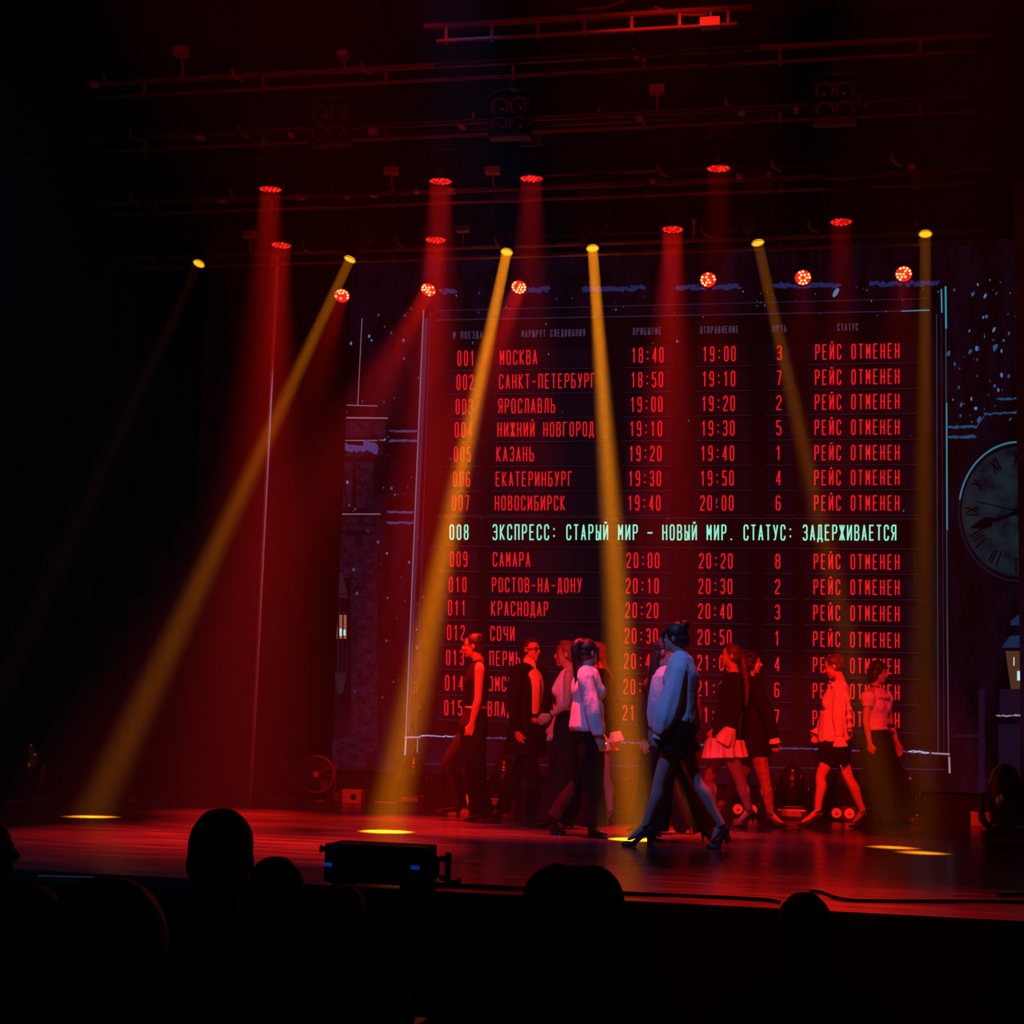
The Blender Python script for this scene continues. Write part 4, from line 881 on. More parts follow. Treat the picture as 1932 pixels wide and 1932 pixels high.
    def trousers(s, m, wide=1.0, hem=1.0, rise='waist', name='trousers', crop=None):
        def fn(bm):
            j, k = s.j, s.k; p = j['pelvis']
            tube(bm, [j['waist']-UP*.0, j['waist'].lerp(p, .5), p, p-UP*.08], [(.134*k, .100*k), (.166*k, .122*k), (.194*k, .140*k), (.188*k, .135*k)], ref=s.s, seg=20)
            for n in 'NF':
                q, kn, an = j['q'+n], j['k'+n], j['a'+n]; low = an-UP*.015+ (an-kn).normalized()*.0
                pts = [q+UP*.02, q.lerp(kn, .45), kn, kn.lerp(an, .55), low]; rd = [.105*k, .098*wide*k, .080*wide*k, .086*hem*k, .095*hem*k]
                if crop: pts, rd = pts[:2]+[q.lerp(kn, crop)], [.108*k, .102*wide*k, .104*hem*k]
                tube(bm, pts, [(r*.85, r) for r in rd], ref=s.s, seg=18, cap='flat', mod=lambda t, a: 1+.05*t*math.sin(5*a+3*t))
        return s.cloth(name, m, fn, .009, 4, .004)
    def sleeve(s, bm, n, r=(.064, .058, .050, .045, .036), end=1.0):
        j = s.j; a = j['s'+n]; e, w_ = j['e'+n], j['w'+n]; w_ = e.lerp(w_, end)
        tube(bm, [a+UP*.005, a.lerp(e, .4), e, e.lerp(w_, .5), w_], [q*s.k for q in r], ref=s.s, seg=16, cap='flat', mod=lambda t, an: 1+.04*math.sin(3*an+9*t))
    def yoke_(s, bm, add=.012):
        j = s.j
        for n in 'NF': tube(bm, [j['neck']-UP*.05, j['neck'].lerp(j['s'+n], .55)-UP*.006, j['s'+n]], [(.05+add, .05+add), (.048+add, .046+add), (.052+add, .050+add)], ref=s.f, seg=12)

# ---- 1: sleeveless woman walking left
g = Fig('woman with hair bun in black sleeveless top and wide trousers, leftmost dancer', (912, 1551), -1,
 dict(head=(892, 1219), neck=(903, 1249), chest=(901, 1283), waist=(898, 1335), pelvis=(894, 1370), sN=(905, 1264), eN=(902, 1318), wN=(890, 1367), hN=(880, 1397), sF=(897, 1266), eF=(893, 1318), wF=(886, 1362), hF=(878, 1392),
      kF=(851, 1446), aF=(859, 1519), tF=(825, 1533), kN=(899, 1450), aN=(908, 1534), tN=(876, 1550)))
g.body(yaw=8, pitch=4)
g.hair(HDARK, extra=lambda s, bm, e: (e((-.075, 0, .085), (.045, .045, .04)), e((-.09, 0, -.03), (.04, .06, .05))))
g.cloth('top', BLACKC, lambda bm: (g.torso(bm, .012, lo='waist', bust=1, top=False), tube(bm, [g.j['chest']+UP*.05, g.j['neck']-UP*.035], [(.11, .075), (.075, .066)], ref=g.s, seg=18), [tube(bm, [g.j['chest'].lerp(g.j['s'+n], .3)+UP*.03, g.j['neck'].lerp(g.j['s'+n], .45)+UP*.004], [.05, .050], ref=g.s, seg=12) for n in 'NF']), rough=.002)
g.trousers(BLACKC, 1.25, 1.25)
bm = B(); tube(bm, [g.j['waist']-UP*.012, g.j['waist']+UP*.010], [(.142, .106)]*2, ref=g.s, seg=28, cap='flat', sub=1); setp(obj('waist_sash', bm, WHITEC, g.t, True), 'thin pale waist sash')
bm = B(); ring(bm, g.j['neck']+UP*.022, UP+g.f*.35, .058, .004, 28, 6); setp(obj('choker', bm, WHITEC, g.t, True), 'thin pale choker'); bm = B(); ell(bm, g.P(.0, -.079 if g.s.dot(g.near) < 0 else .079, -.045), (.004, .004, .012)); obj('earring', bm, SHINE, g.t, True)
g.shoe('N', 'pump', .06); g.shoe('F', 'pump', .06)
# ---- 2: man in sunglasses walking right
g = Fig('man in sunglasses, long black coat over a white turtleneck, facing right', (1010, 1550), 1,
 dict(head=(1002, 1226), neck=(1000, 1257), chest=(1000, 1293), waist=(1001, 1348), pelvis=(999, 1383), sN=(976, 1268, -.16), eN=(969, 1330), wN=(976, 1382), hN=(984, 1408), sF=(1019, 1270, .12), eF=(1030, 1326, .1), wF=(1020, 1355, -.05), hF=(1008, 1367, -.14),
      kN=(1005, 1462), aN=(1006, 1532), tN=(1030, 1549), kF=(972, 1465), aF=(947, 1528), tF=(944, 1548)), turn=28, tall=1.02)
g.body(yaw=-4, pitch=2, bust=0, curlF=1.3)
g.hair(HDARK, grow=.965, extra=lambda s, bm, e: (e((.035, 0, .098), (.05, .06, .026)),))
bm = B()
for sg in (-1, 1): ell(bm, g.P(.088, sg*.032, .004), (.006, .026, .019), g.M)
tube(bm, [g.P(.09, -.012, .010), g.P(.094, 0, .012), g.P(.09, .012, .010)], [.003]*3, ref=UP, seg=6)
for sg in (-1, 1): tube(bm, [g.P(.084, sg*.05, .008), g.P(.04, sg*.074, .008), g.P(-.015, sg*.082, .004)], [.0035]*3, ref=UP, seg=6)
setp(obj('sunglasses', bm, GLOSS, g.t, True), 'dark sunglasses')
g.cloth('turtleneck', WHITEC, lambda bm: (g.torso(bm, .010, lo='waist', top=False), tube(bm, [g.j['chest']+UP*.05, g.j['neck']-UP*.03, g.j['neck'], g.P(-.014, 0, -.085)], [(.11, .085), (.080, .076), (.064, .066), (.061, .062)], ref=g.s, seg=18, cap='flat')), rough=.003)
def coat(bm, side, fl):
    j = g.j; off = g.s*(.105*side)-g.f*.035
    P_ = [j['neck']+g.s*.055*side-UP*.015-g.f*.01, j['chest']+off*.95, j['waist']+off, j['pelvis']+off*1.02-UP*.02, j['pelvis']+off*1.15-UP*.22]
    tube(bm, P_, [(.035, .060), (.090, .135), (.085, .125), (.098, .145), (.115, .17)], ref=g.s, seg=18, cap='flat')
    tube(bm, [j['chest']-g.f*.085, j['pelvis']-g.f*.09, j['pelvis']-g.f*.10-UP*.22], [(.15, .06), (.15, .06), (.18, .07)], ref=g.s, seg=18, cap='flat')
g.cloth('coat', BLACKC, lambda bm: (coat(bm, 1, 0), coat(bm, -1, 0), g.yoke_(bm, .028), [g.sleeve(bm, n, (.078, .072, .064, .060, .052), .93) for n in 'NF']), rough=.005)
g.trousers(BLACKC, .92, .88); g.shoe('N', 'flat', .028, strap=False); g.shoe('F', 'flat', .028, strap=False)
bm = B(); tube(bm, [g.j['chest']+g.f*.128+UP*.06, g.j['chest']+g.f*.134, g.j['waist']+g.f*.118+UP*.05], [.004, .005, .008], ref=g.s, seg=6); setp(obj('pendant', bm, BLK, g.t, True), 'long dark pendant')
# ---- 3: woman with white sleeveless top reaching left
g = Fig('woman in white sleeveless top and black trousers, reaching left towards the man in sunglasses', (1035, 1563), -1,
 dict(head=(1067, 1235), neck=(1074, 1265), chest=(1069, 1297), waist=(1073, 1342), pelvis=(1072, 1378), sN=(1073, 1277), eN=(1069, 1328), wN=(1038, 1351), hN=(1018, 1362), sF=(1067, 1279), eF=(1061, 1330), wF=(1044, 1368), hF=(1040, 1395),
      kN=(1057, 1462), aN=(1040, 1548), tN=(1009, 1562), kF=(1078, 1468), aF=(1073, 1548), tF=(1050, 1560)))
g.body(yaw=6, pitch=2)
def ex3(s, bm, e):
    e((.0, 0, .118), (.06, .045, .022)); e((-.09, 0, .06), (.04, .04, .04))
    for sg in (-1, 1): tube(bm, [s.P(.06, sg*.052, .085), s.P(.078, sg*.062, .02), s.P(.058, sg*.066, -.06), s.P(.05, sg*.06, -.14)], [.010, .009, .007, .003], ref=UP, seg=8)
g.hair(HFAIR, extra=ex3)
g.cloth('top', WHITEC, lambda bm: (g.torso(bm, .010, lo='waist', bust=1, top=False), [tube(bm, [g.j['chest'].lerp(g.j['s'+n], .3)+UP*.03, g.j['neck'].lerp(g.j['s'+n], .5)+UP*.002], [.045, .046], ref=g.s, seg=12) for n in 'NF']), rough=.004)
g.trousers(BLACKC, 1.35, 1.45); g.shoe('N', 'pump', .06); g.shoe('F', 'pump', .06)
bm = B(); ring(bm, g.j['wN']+(g.j['wN']-g.j['eN']).normalized()*-.015, g.j['wN']-g.j['eN'], .028, .007, 20, 6); obj('bracelet', bm, BLK, g.t, True)
# ---- 4: ponytail woman in white shirt walking right
g = Fig('woman with very long black ponytail in loose white shirt and black trousers, back towards us', (1120, 1579), 1,
 dict(head=(1112, 1231), neck=(1108, 1262), chest=(1108, 1298), waist=(1108, 1348), pelvis=(1107, 1385), sN=(1104, 1276), eN=(1117, 1335), wN=(1128, 1388), hN=(1138, 1412), sF=(1114, 1278), eF=(1118, 1334), wF=(1127, 1380), hF=(1134, 1402),
      kN=(1119, 1475), aN=(1122, 1556), tN=(1144, 1578), kF=(1098, 1476), aF=(1056, 1546), tF=(1065, 1572)), turn=-28, tall=.97)
g.body(yaw=-12, pitch=2)
def ex4(s, bm, e):
    e((-.08, 0, .075), (.05, .05, .05))
    b0 = s.P(-.10, 0, .09); tube(bm, [b0, b0-UP*.04-s.f*.045, b0-UP*.22-s.f*.03, b0-UP*.42-s.f*.005, b0-UP*.60+s.f*.02], [(.035, .035), (.045, .045), (.042, .036), (.036, .028), (.016, .014)], ref=s.s, seg=12)
    for sg in (1, -1): tube(bm, [s.P(.05, sg*.07, .05), s.P(.05, sg*.078, -.05), s.P(.06, sg*.072, -.16)], [.012, .012, .006], ref=UP, seg=8)
g.hair(HDARK, extra=ex4)
def shirt4(bm):
    j = g.j; g.torso(bm, .030, lo='waist', bust=1, top=False); g.yoke_(bm, .02)
    tube(bm, [j['waist']+UP*.08, j['waist']-UP*.02, j['pelvis']+UP*.03, j['pelvis']-g.f*.02-UP*.05], [(.165, .135), (.175, .145), (.185, .150), (.12, .10)], ref=g.s, seg=20)
    tube(bm, [j['pelvis']-g.f*.06+UP*.05, j['pelvis']-g.f*.075-UP*.10], [(.11, .06), (.05, .03)], ref=g.s, seg=12)
    tube(bm, [j['neck']-UP*.05, j['neck']-UP*.005], [(.085, .08), (.066, .066)], ref=g.s, seg=16, cap='flat')
    for n in 'NF': g.sleeve(bm, n, (.078, .076, .072, .066, .052), .99)
g.cloth('shirt', WHITEC, shirt4, rough=.010)
g.trousers(BLACKC, 1.25, 1.35); g.shoe('N', 'block', .065); g.shoe('F', 'block', .065)
# ---- 5: woman in dark jacket behind the ponytail woman, facing left
g = Fig('woman in dark jacket with white cuffs and bare legs, mostly hidden behind the ponytail woman', None, -1,
 dict(head=(1123, 1235), neck=(1132, 1265), chest=(1133, 1300), waist=(1134, 1350), pelvis=(1134, 1388), sN=(1140, 1280), eN=(1152, 1335), wN=(1161, 1383), hN=(1165, 1408), sF=(1126, 1280), eF=(1120, 1335), wF=(1112, 1380), hF=(1106, 1402),
      kN=(1142, 1470), aN=(1151, 1531), tN=(1137, 1563), kF=(1124, 1470), aF=(1115, 1545), tF=(1095, 1561)), turn=10, Y=on_floor(1146, 1565).y+.75)
g.body(yaw=0, pitch=2)
def ex5(s, bm, e):
    e((-.0, 0, .105), (.07, .06, .03)); b0 = s.P(-.07, 0, .0); tube(bm, [b0, b0-s.f*.03-UP*.12, b0-s.f*.09-UP*.25, b0-s.f*.09-UP*.40], [(.06, .04), (.06, .035), (.05, .03), (.03, .02)], ref=s.s, seg=12)
g.hair(HFAIR, extra=ex5)
g.cloth('jacket', BLACKC, lambda bm: (g.torso(bm, .030, lo='waist', top=False), g.yoke_(bm, .022), tube(bm, [g.j['waist']+UP*.05, g.j['waist']-UP*.03, g.j['pelvis']-UP*.02], [(.16, .12), (.175, .13), (.20, .15)], ref=g.s, seg=20, cap='flat'), [g.sleeve(bm, n, (.074, .068, .062, .058, .052), .97) for n in 'NF']))
g.cloth('skirt_ruffle', WHITEC, lambda bm: tube(bm, [g.j['pelvis']+UP*.02, g.j['pelvis']-UP*.07, g.j['pelvis']-UP*.14], [(.17, .13), (.20, .155), (.225, .18)], ref=g.s, seg=60, cap='flat', mod=lambda t, a: 1+.07*t*math.sin(11*a)), rough=.004, label='white ruffled skirt hem')
for n in 'NF': g.cloth('cuff', WHITEC, lambda bm: tube(bm, [g.j['w'+n].lerp(g.j['e'+n], .06), g.j['w'+n], g.j['h'+n].lerp(g.j['w'+n], .35)], [.045, .056, .072], ref=g.s, seg=30, cap='flat', mod=lambda t, a: 1+.1*t*math.sin(7*a)), .007, 3, .003, 'white flared cuff')
g.shoe('N', 'stiletto', .085); g.shoe('F', 'stiletto', .085)
# ---- 6: dark jacket figure behind, facing left
g = Fig('dark suited woman, only shoulder, hand and trousers showing left of the pink shouldered shirt', None, -1,
 dict(head=(1250, 1243), neck=(1243, 1270), chest=(1236, 1305), waist=(1234, 1355), pelvis=(1236, 1390), sN=(1224, 1297), eN=(1213, 1350), wN=(1215, 1395), hN=(1221, 1418), sF=(1240, 1292), eF=(1240, 1345), wF=(1234, 1390), hF=(1229, 1412),
      kN=(1222, 1475), aN=(1205, 1553), tN=(1183, 1572), kF=(1268, 1478), aF=(1293, 1558), tF=(1275, 1580)), tall=.96, Y=on_floor(1240, 1578).y+.45)
g.body(yaw=0, pitch=4)
g.hair(HDARK)
g.cloth('jacket', BLACKC, lambda bm: (g.torso(bm, .022, lo='waist', bust=1, top=False), g.yoke_(bm, .018), tube(bm, [g.j['waist']+UP*.05, g.j['pelvis']-UP*.05], [(.15, .115), (.19, .14)], ref=g.s, seg=20, cap='flat'), [g.sleeve(bm, n, (.068, .062, .054, .052, .048), .97) for n in 'NF']))
g.trousers(BLACKC, 1.1, 1.2); g.shoe('N', 'stiletto', .08); g.shoe('F', 'stiletto', .08)
# ---- 7: long haired woman in white shirt, facing right, behind the front walker
g = Fig('long haired woman in white shirt with pink lit shoulder, close behind the front walker', (1300, 1592), 1,
 dict(head=(1257, 1231), neck=(1256, 1262), chest=(1257, 1297), waist=(1258, 1348), pelvis=(1260, 1386), sN=(1249, 1278), eN=(1238, 1332), wN=(1232, 1374), hN=(1231, 1398), sF=(1264, 1280), eF=(1272, 1335), wF=(1286, 1375), hF=(1300, 1402),
      kF=(1298, 1478), aF=(1334, 1561), tF=(1362, 1588), kN=(1250, 1480), aN=(1237, 1562), tN=(1252, 1588)))
g.body(yaw=10, pitch=4)
def ex7(s, bm, e):
    b0 = s.P(-.05, 0, .02); tube(bm, [b0, b0-s.f*.05-UP*.12, b0-s.f*.085-UP*.28, b0-s.f*.09-UP*.42], [(.075, .05), (.08, .045), (.065, .03), (.03, .014)], ref=s.s, seg=14)
g.hair(HBROWN, extra=ex7)
g.cloth('shirt', WHITEC, lambda bm: (g.torso(bm, .022, lo='waist', bust=1, top=False), g.yoke_(bm, .018), tube(bm, [g.j['waist']+UP*.05, g.j['waist']-UP*.05, g.j['pelvis']+UP*.02], [(.15, .115), (.165, .125), (.19, .14)], ref=g.s, seg=20, cap='flat'), [g.sleeve(bm, n, (.078, .082, .078, .066, .040), .98) for n in 'NF']), rough=.007)
g.trousers(BLACKC, 1.15, 1.25); g.shoe('N', 'stiletto', .085, strap=False); g.shoe('F', 'stiletto', .085, strap=False)
# ---- 8: front walker
g = Fig('front woman in blue lit blouse, black shorts and chunky heels, nearest us', (1229, 1598), -1,
 dict(head=(1271, 1204), neck=(1283, 1238), chest=(1286, 1277), waist=(1288, 1335), pelvis=(1280, 1376), sN=(1283, 1262), eN=(1264, 1322), wN=(1243, 1388), hN=(1234, 1410), sF=(1290, 1264), eF=(1300, 1328), wF=(1306, 1385), hF=(1304, 1412),
      kN=(1244, 1476), aN=(1219, 1556), tN=(1176, 1591), kF=(1313, 1474), aF=(1361, 1556), tF=(1336, 1598)), tall=1.0)
g.body(yaw=-4, pitch=5)
g.hair(HDARK, grow=1.05, extra=lambda s, bm, e: (e((-.095, 0, .095), (.050, .050, .045)), e((-.085, 0, -.02), (.055, .07, .07)), tube(bm, [s.P(.07, .055, .06), s.P(.085, .06, 0), s.P(.07, .062, -.04)], [.012, .01, .005], ref=UP, seg=8), tube(bm, [s.P(.07, -.055, .06), s.P(.085, -.06, 0), s.P(.07, -.062, -.04)], [.012, .01, .005], ref=UP, seg=8)))
def blouse8(bm):
    j = g.j; g.torso(bm, .026, lo='waist', bust=1, top=False, wide=1.06); g.yoke_(bm, .018)
    tube(bm, [j['neck']-UP*.06, j['neck']-UP*.01, j['neck']+UP*.04-g.f*.006], [(.09, .08), (.068, .066), (.062, .062)], ref=g.s, seg=18, cap='flat')
    tube(bm, [j['waist']+UP*.10, j['waist']-UP*.0, j['pelvis']+UP*.085], [(.16, .125), (.15, .115), (.185, .145)], ref=g.s, seg=20, cap='flat')
    for n in 'NF': tube(bm, [j['s'+n]+UP*.005, j['s'+n].lerp(j['e'+n], .45), j['e'+n], j['e'+n].lerp(j['w'+n], .5), j['e'+n].lerp(j['w'+n], .88), j['w'+n]], [.075, .080, .088, .092, .070, .040], ref=g.s, seg=26, cap='flat', mod=lambda t, a: 1+.05*math.sin(7*a+4*t))
g.cloth('blouse', WHITEC, blouse8, rough=.009)
g.cloth('cuff', WHITEC, lambda bm: tube(bm, [g.j['wN'], g.j['wN'].lerp(g.j['hN'], .28)], [.043, .046], ref=g.s, seg=18, cap='flat'), .006, 2, 0)
g.trousers(BLACKC, 1.25, 1.3, name='shorts', crop=.34)
g.shoe('N', 'block', .085, BLACKS); g.shoe('F', 'block', .085, BLACKS)
bm = B(); b0 = g.j['qN'].lerp(g.j['kN'], .4)+g.f*-.05; tube(bm, [b0, b0-UP*.10-g.f*.03, b0-UP*.22-g.f*.10], [.008, .006, .004], ref=g.s, seg=8); setp(obj('ribbon', bm, BLACKC, g.t, True), 'hanging black ribbon')
# ---- 9: black top, white ruffle hem, facing left
g = Fig('woman in black top with white ruffled skirt hem and cuff, slicked hair, facing left', (1400, 1563), -1,
 dict(head=(1378, 1238), neck=(1384, 1270), chest=(1378, 1304), waist=(1374, 1350), pelvis=(1368, 1386), sN=(1389, 1284), eN=(1390, 1336), wN=(1377, 1378), hN=(1367, 1402), sF=(1374, 1284), eF=(1362, 1336), wF=(1348, 1376), hF=(1342, 1398),
      kF=(1338, 1470), aF=(1346, 1532), tF=(1322, 1557), kN=(1397, 1474), aN=(1413, 1528), tN=(1385, 1563)), tall=.98)
g.body(skin=SKIN, yaw=5, pitch=-2)
def ex9(s, bm, e):
    e((.0, 0, .112), (.06, .05, .024)); e((-.10, 0, .03), (.04, .04, .04)); b0 = s.P(-.12, 0, .02); tube(bm, [b0, b0-UP*.12-s.f*.02, b0-UP*.32-s.f*.05, b0-UP*.50-s.f*.045], [.030, .034, .028, .012], ref=s.s, seg=12)
g.hair(HBROWN, extra=ex9)
g.cloth('top', BLACKC, lambda bm: (g.torso(bm, .014, lo='pelvis', bust=1, top=False), g.yoke_(bm, .014), tube(bm, [g.j['neck']-UP*.07, g.j['neck']-UP*.025], [(.095, .085), (.066, .066)], ref=g.s, seg=16, cap='flat'), [g.sleeve(bm, n, (.066, .060, .054, .050, .048), .98) for n in 'NF']), rough=.003)
g.cloth('skirt_ruffle', WHITEC, lambda bm: tube(bm, [g.j['pelvis']-UP*.04, g.j['pelvis']-UP*.06, g.j['pelvis']-UP*.14-g.f*.005, g.j['pelvis']-UP*.225-g.f*.01], [(.19, .15), (.225, .185), (.235, .20), (.245, .215)], ref=g.s, seg=72, cap='flat', mod=lambda t, a: 1+.10*t*math.sin(13*a)+.05*t*math.sin(5*a)), .007, 3, .003, 'white ruffled skirt hem')
g.cloth('cuff', WHITEC, lambda bm: tube(bm, [g.j['wN'].lerp(g.j['eN'], .12), g.j['wN'].lerp(g.j['eN'], .0), g.j['wN'].lerp(g.j['hN'], .55), g.j['hN']+(g.j['hN']-g.j['wN'])*.05], [.050, .064, .088, .095], ref=g.s, seg=50, cap='flat', mod=lambda t, a: 1+.09*t*math.sin(9*a)), .007, 3, .003, 'white flared cuff')
g.cloth('tights', SKINT, lambda bm: [g.limb(bm, [g.j['q'+n], g.j['q'+n].lerp(g.j['k'+n], .4), g.j['k'+n], g.j['k'+n].lerp(g.j['a'+n], .3)-g.f*-.0, g.j['k'+n].lerp(g.j['a'+n], .65), g.j['a'+n]], [.099, .083, .059, .062, .049, .039]) for n in 'NF'], .0065, 3, 0, 'patterned sheer tights')
g.shoe('N', 'stiletto', .09); g.shoe('F', 'stiletto', .09)
# ---- 10: curly haired woman in black coat, facing right
g = Fig('curly haired woman in black coat and patterned tights with one pale cuff, facing right', None, 1,
 dict(head=(1419, 1250), neck=(1415, 1280), chest=(1420, 1312), waist=(1424, 1358), pelvis=(1425, 1392), sN=(1424, 1297), eN=(1448, 1345), wN=(1461, 1394), hN=(1464, 1420), sF=(1428, 1298), eF=(1425, 1348), wF=(1420, 1392), hF=(1424, 1414),
      kN=(1444, 1478), aN=(1454, 1535), tN=(1484, 1563), kF=(1394, 1474), aF=(1358, 1520), tF=(1345, 1546)), tall=.97, Y=on_floor(1400, 1563).y+.42)
g.body(yaw=-8, pitch=4)
def ex10(s, bm, e):
    rr = random.Random(3)
    for i in range(34):
        a_ = rr.uniform(1.1, 5.2); z = rr.uniform(-.15, .09); e((-.03+.075*math.cos(a_), .088*math.sin(a_), z), (.026, .026, .026))
    e((-.055, 0, -.07), (.065, .085, .08))
g.hair(HDARK, extra=ex10, grow=1.05)
g.cloth('coat', BLACKC, lambda bm: (g.torso(bm, .030, lo='waist', top=False), g.yoke_(bm, .026), tube(bm, [g.j['waist']+UP*.06, g.j['waist']-UP*.02, g.j['pelvis']-UP*.02, g.j['pelvis']-UP*.17], [(.155, .12), (.17, .13), (.20, .16), (.215, .175)], ref=g.s, seg=24, cap='flat'), [g.sleeve(bm, n, (.080, .075, .070, .066, .064), .97) for n in 'NF']), rough=.005)
g.cloth('cuff', WHITEC, lambda bm: tube(bm, [g.j['wN'].lerp(g.j['eN'], .03), g.j['wN'].lerp(g.j['hN'], .35)], [.048, .058], ref=g.s, seg=20, cap='flat'), .006, 2, .002, 'pale turned cuff')
g.cloth('glove', BLACKC, lambda bm: g.hand(bm, 'N', .6), .005, 2, 0, 'black glove')
LACE = mat('lace_tights', (.26, .13, .10), .55, var=.95, vscale=22)
g.cloth('tights', LACE, lambda bm: [g.limb(bm, [g.j['q'+n], g.j['q'+n].lerp(g.j['k'+n], .4), g.j['k'+n], g.j['k'+n].lerp(g.j['a'+n], .3), g.j['k'+n].lerp(g.j['a'+n], .65), g.j['a'+n]], [.099, .083, .059, .062, .049, .039]) for n in 'NF'], .0065, 3, 0, 'black patterned tights')
g.shoe('N', 'flat', .03); g.shoe('F', 'flat', .03)
# ---- 11: ruffled blouse and black bloomers
g = Fig('woman with hair bun in ruffled white blouse and short black bloomers, walking left, head bowed', (1560, 1562), -1,
 dict(head=(1572, 1258), neck=(1586, 1288), chest=(1579, 1322), waist=(1576, 1366), pelvis=(1576, 1400), sN=(1583, 1303), eN=(1583, 1354), wN=(1584, 1396), hN=(1586, 1424), sF=(1575, 1304), eF=(1558, 1352), wF=(1546, 1378), hF=(1537, 1398),
      kN=(1549, 1464), aN=(1543, 1530), tN=(1505, 1559), kF=(1602, 1470), aF=(1628, 1530), tF=(1603, 1562)), tall=.98)
g.body(yaw=0, pitch=20)
g.hair(HBROWN, extra=lambda s, bm, e: (e((-.075, 0, .085), (.05, .05, .045)), e((-.10, 0, .03), (.045, .055, .06)), e((-.085, .03, -.03), (.03, .03, .03))))
def bl11(bm):
    j = g.j; g.torso(bm, .030, lo='waist', bust=1, top=False, wide=1.04); g.yoke_(bm, .018)
    tube(bm, [j['neck']-UP*.06, j['neck']-UP*.01], [(.09, .08), (.064, .064)], ref=g.s, seg=18, cap='flat')
    tube(bm, [j['waist']+UP*.12, j['waist'], j['pelvis']+UP*.03, j['pelvis']-UP*.03-g.f*.02], [(.165, .145), (.185, .165), (.20, .175), (.195, .16)], ref=g.s, seg=24, cap='flat')
    for n in 'NF': tube(bm, [j['s'+n]+UP*.005, j['s'+n].lerp(j['e'+n], .45), j['e'+n], j['w'+n].lerp(j['e'+n], .15)], [.070, .068, .064, .048], ref=g.s, seg=18, cap='flat', mod=lambda t, a: 1+.05*math.sin(5*a+4*t))
g.cloth('blouse', WHITEC, bl11, rough=.009)
def ruff11(bm):
    j = g.j
    for n in 'NF':
        tube(bm, [j['s'+n]+UP*.055+g.f*.05, j['s'+n]+UP*.05-g.f*.03, j['s'+n].lerp(j['e'+n], .5)-g.f*.09, j['e'+n]-g.f*.10, j['w'+n].lerp(j['e'+n], .45)-g.f*.10], [(.03, .03), (.05, .03), (.06, .025), (.06, .028), (.035, .02)], ref=g.s, seg=20, sub=9, mod=lambda t, a: 1+.28*math.sin(46*t)+.1*math.sin(3*a))
    tube(bm, [j['neck']+g.f*.06-UP*.05+g.s*.05, j['neck']+g.f*.09-UP*.07, j['neck']+g.f*.06-UP*.05-g.s*.05], [.03]*3, ref=UP, seg=16, sub=8, mod=lambda t, a: 1+.2*math.sin(24*t))
g.cloth('ruffles', WHITEC, ruff11, .006, 2, .003)
for n in 'NF': g.cloth('cuff', WHITEC, lambda bm: tube(bm, [g.j['w'+n].lerp(g.j['e'+n], .15), g.j['w'+n].lerp(g.j['e'+n], .02), g.j['w'+n].lerp(g.j['h'+n], .45)], [.040, .050, .080], ref=g.s, seg=40, cap='flat', mod=lambda t, a: 1+.07*t*math.sin(9*a)), .006, 2, .002)
g.cloth('bloomers', BLACKC, lambda bm: (tube(bm, [g.j['waist']-UP*.05, g.j['pelvis'], g.j['pelvis']-UP*.10], [(.15, .12), (.20, .165), (.19, .16)], ref=g.s, seg=24), [tube(bm, [g.j['q'+n], g.j['q'+n].lerp(g.j['k'+n], .22), g.j['q'+n].lerp(g.j['k'+n], .42)], [(.115, .13), (.125, .145), (.10, .11)], ref=g.s, seg=30, mod=lambda t, a: 1+.05*math.sin(9*a)) for n in 'NF']), rough=.006)
bm = B(); b0 = g.j['qN'].lerp(g.j['kN'], .40)-g.f*.07; tube(bm, [b0, b0-UP*.13-g.f*.06, b0-UP*.22-g.f*.12], [.006, .005, .004], ref=g.s, seg=8); setp(obj('ribbon', bm, WHITEC, g.t, True), 'hanging pale ribbon')
g.shoe('N', 'stiletto', .08); g.shoe('F', 'stiletto', .08)
# ---- 12: dark bob, white puff sleeve blouse, long black skirt, facing right
g = Fig('woman with dark bob, white puff sleeved blouse and long black skirt, rightmost dancer', (1665, 1557), 1,
 dict(head=(1658, 1268), neck=(1651, 1298), chest=(1653, 1328), waist=(1656, 1368), pelvis=(1652, 1402), sN=(1639, 1311, -.15), eN=(1634, 1360), wN=(1641, 1402), hN=(1645, 1428), sF=(1670, 1312, .13), eF=(1679, 1362), wF=(1693, 1403), hF=(1698, 1424),
      kN=(1656, 1478), aN=(1664, 1538), tN=(1688, 1556), kF=(1668, 1478), aF=(1672, 1534), tF=(1700, 1552)), turn=32, tall=.97)
g.body(yaw=-14, pitch=12)
def ex12(s, bm, e):
    e((.052, 0, .066), (.040, .062, .034)); e((-.03, .062, -.045), (.055, .032, .085)); e((-.03, -.062, -.045), (.055, .032, .085)); e((-.07, 0, -.05), (.05, .075, .085))
    e((.035, .066, .03), (.03, .018, .05)); e((.035, -.066, .03), (.03, .018, .05))
g.hair(HDARK, extra=ex12, grow=1.03)
def bl12(bm):
    j = g.j; g.torso(bm, .016, lo='waist', bust=1, top=False)
    tube(bm, [j['waist']+UP*.05, j['waist']-UP*.01, j['waist']-UP*.045], [(.145, .11), (.148, .112), (.165, .125)], ref=g.s, seg=24, cap='flat')
    for n in 'NF': ell(bm, j['s'+n].lerp(j['e'+n], .18)+UP*.01, (.082, .078, .085)); tube(bm, [j['s'+n].lerp(j['e'+n], .3), j['s'+n].lerp(j['e'+n], .48)], [.068, .056], ref=g.s, cap='flat', mod=lambda t, a: 1+.05*math.sin(9*a))
    tube(bm, [j['chest']+UP*.08+g.f*.095+g.s*.09, j['chest']+UP*.075+g.f*.12, j['chest']+UP*.08+g.f*.095-g.s*.09], [.030]*3, ref=UP, seg=16, sub=8, mod=lambda t, a: 1+.15*math.sin(30*t))
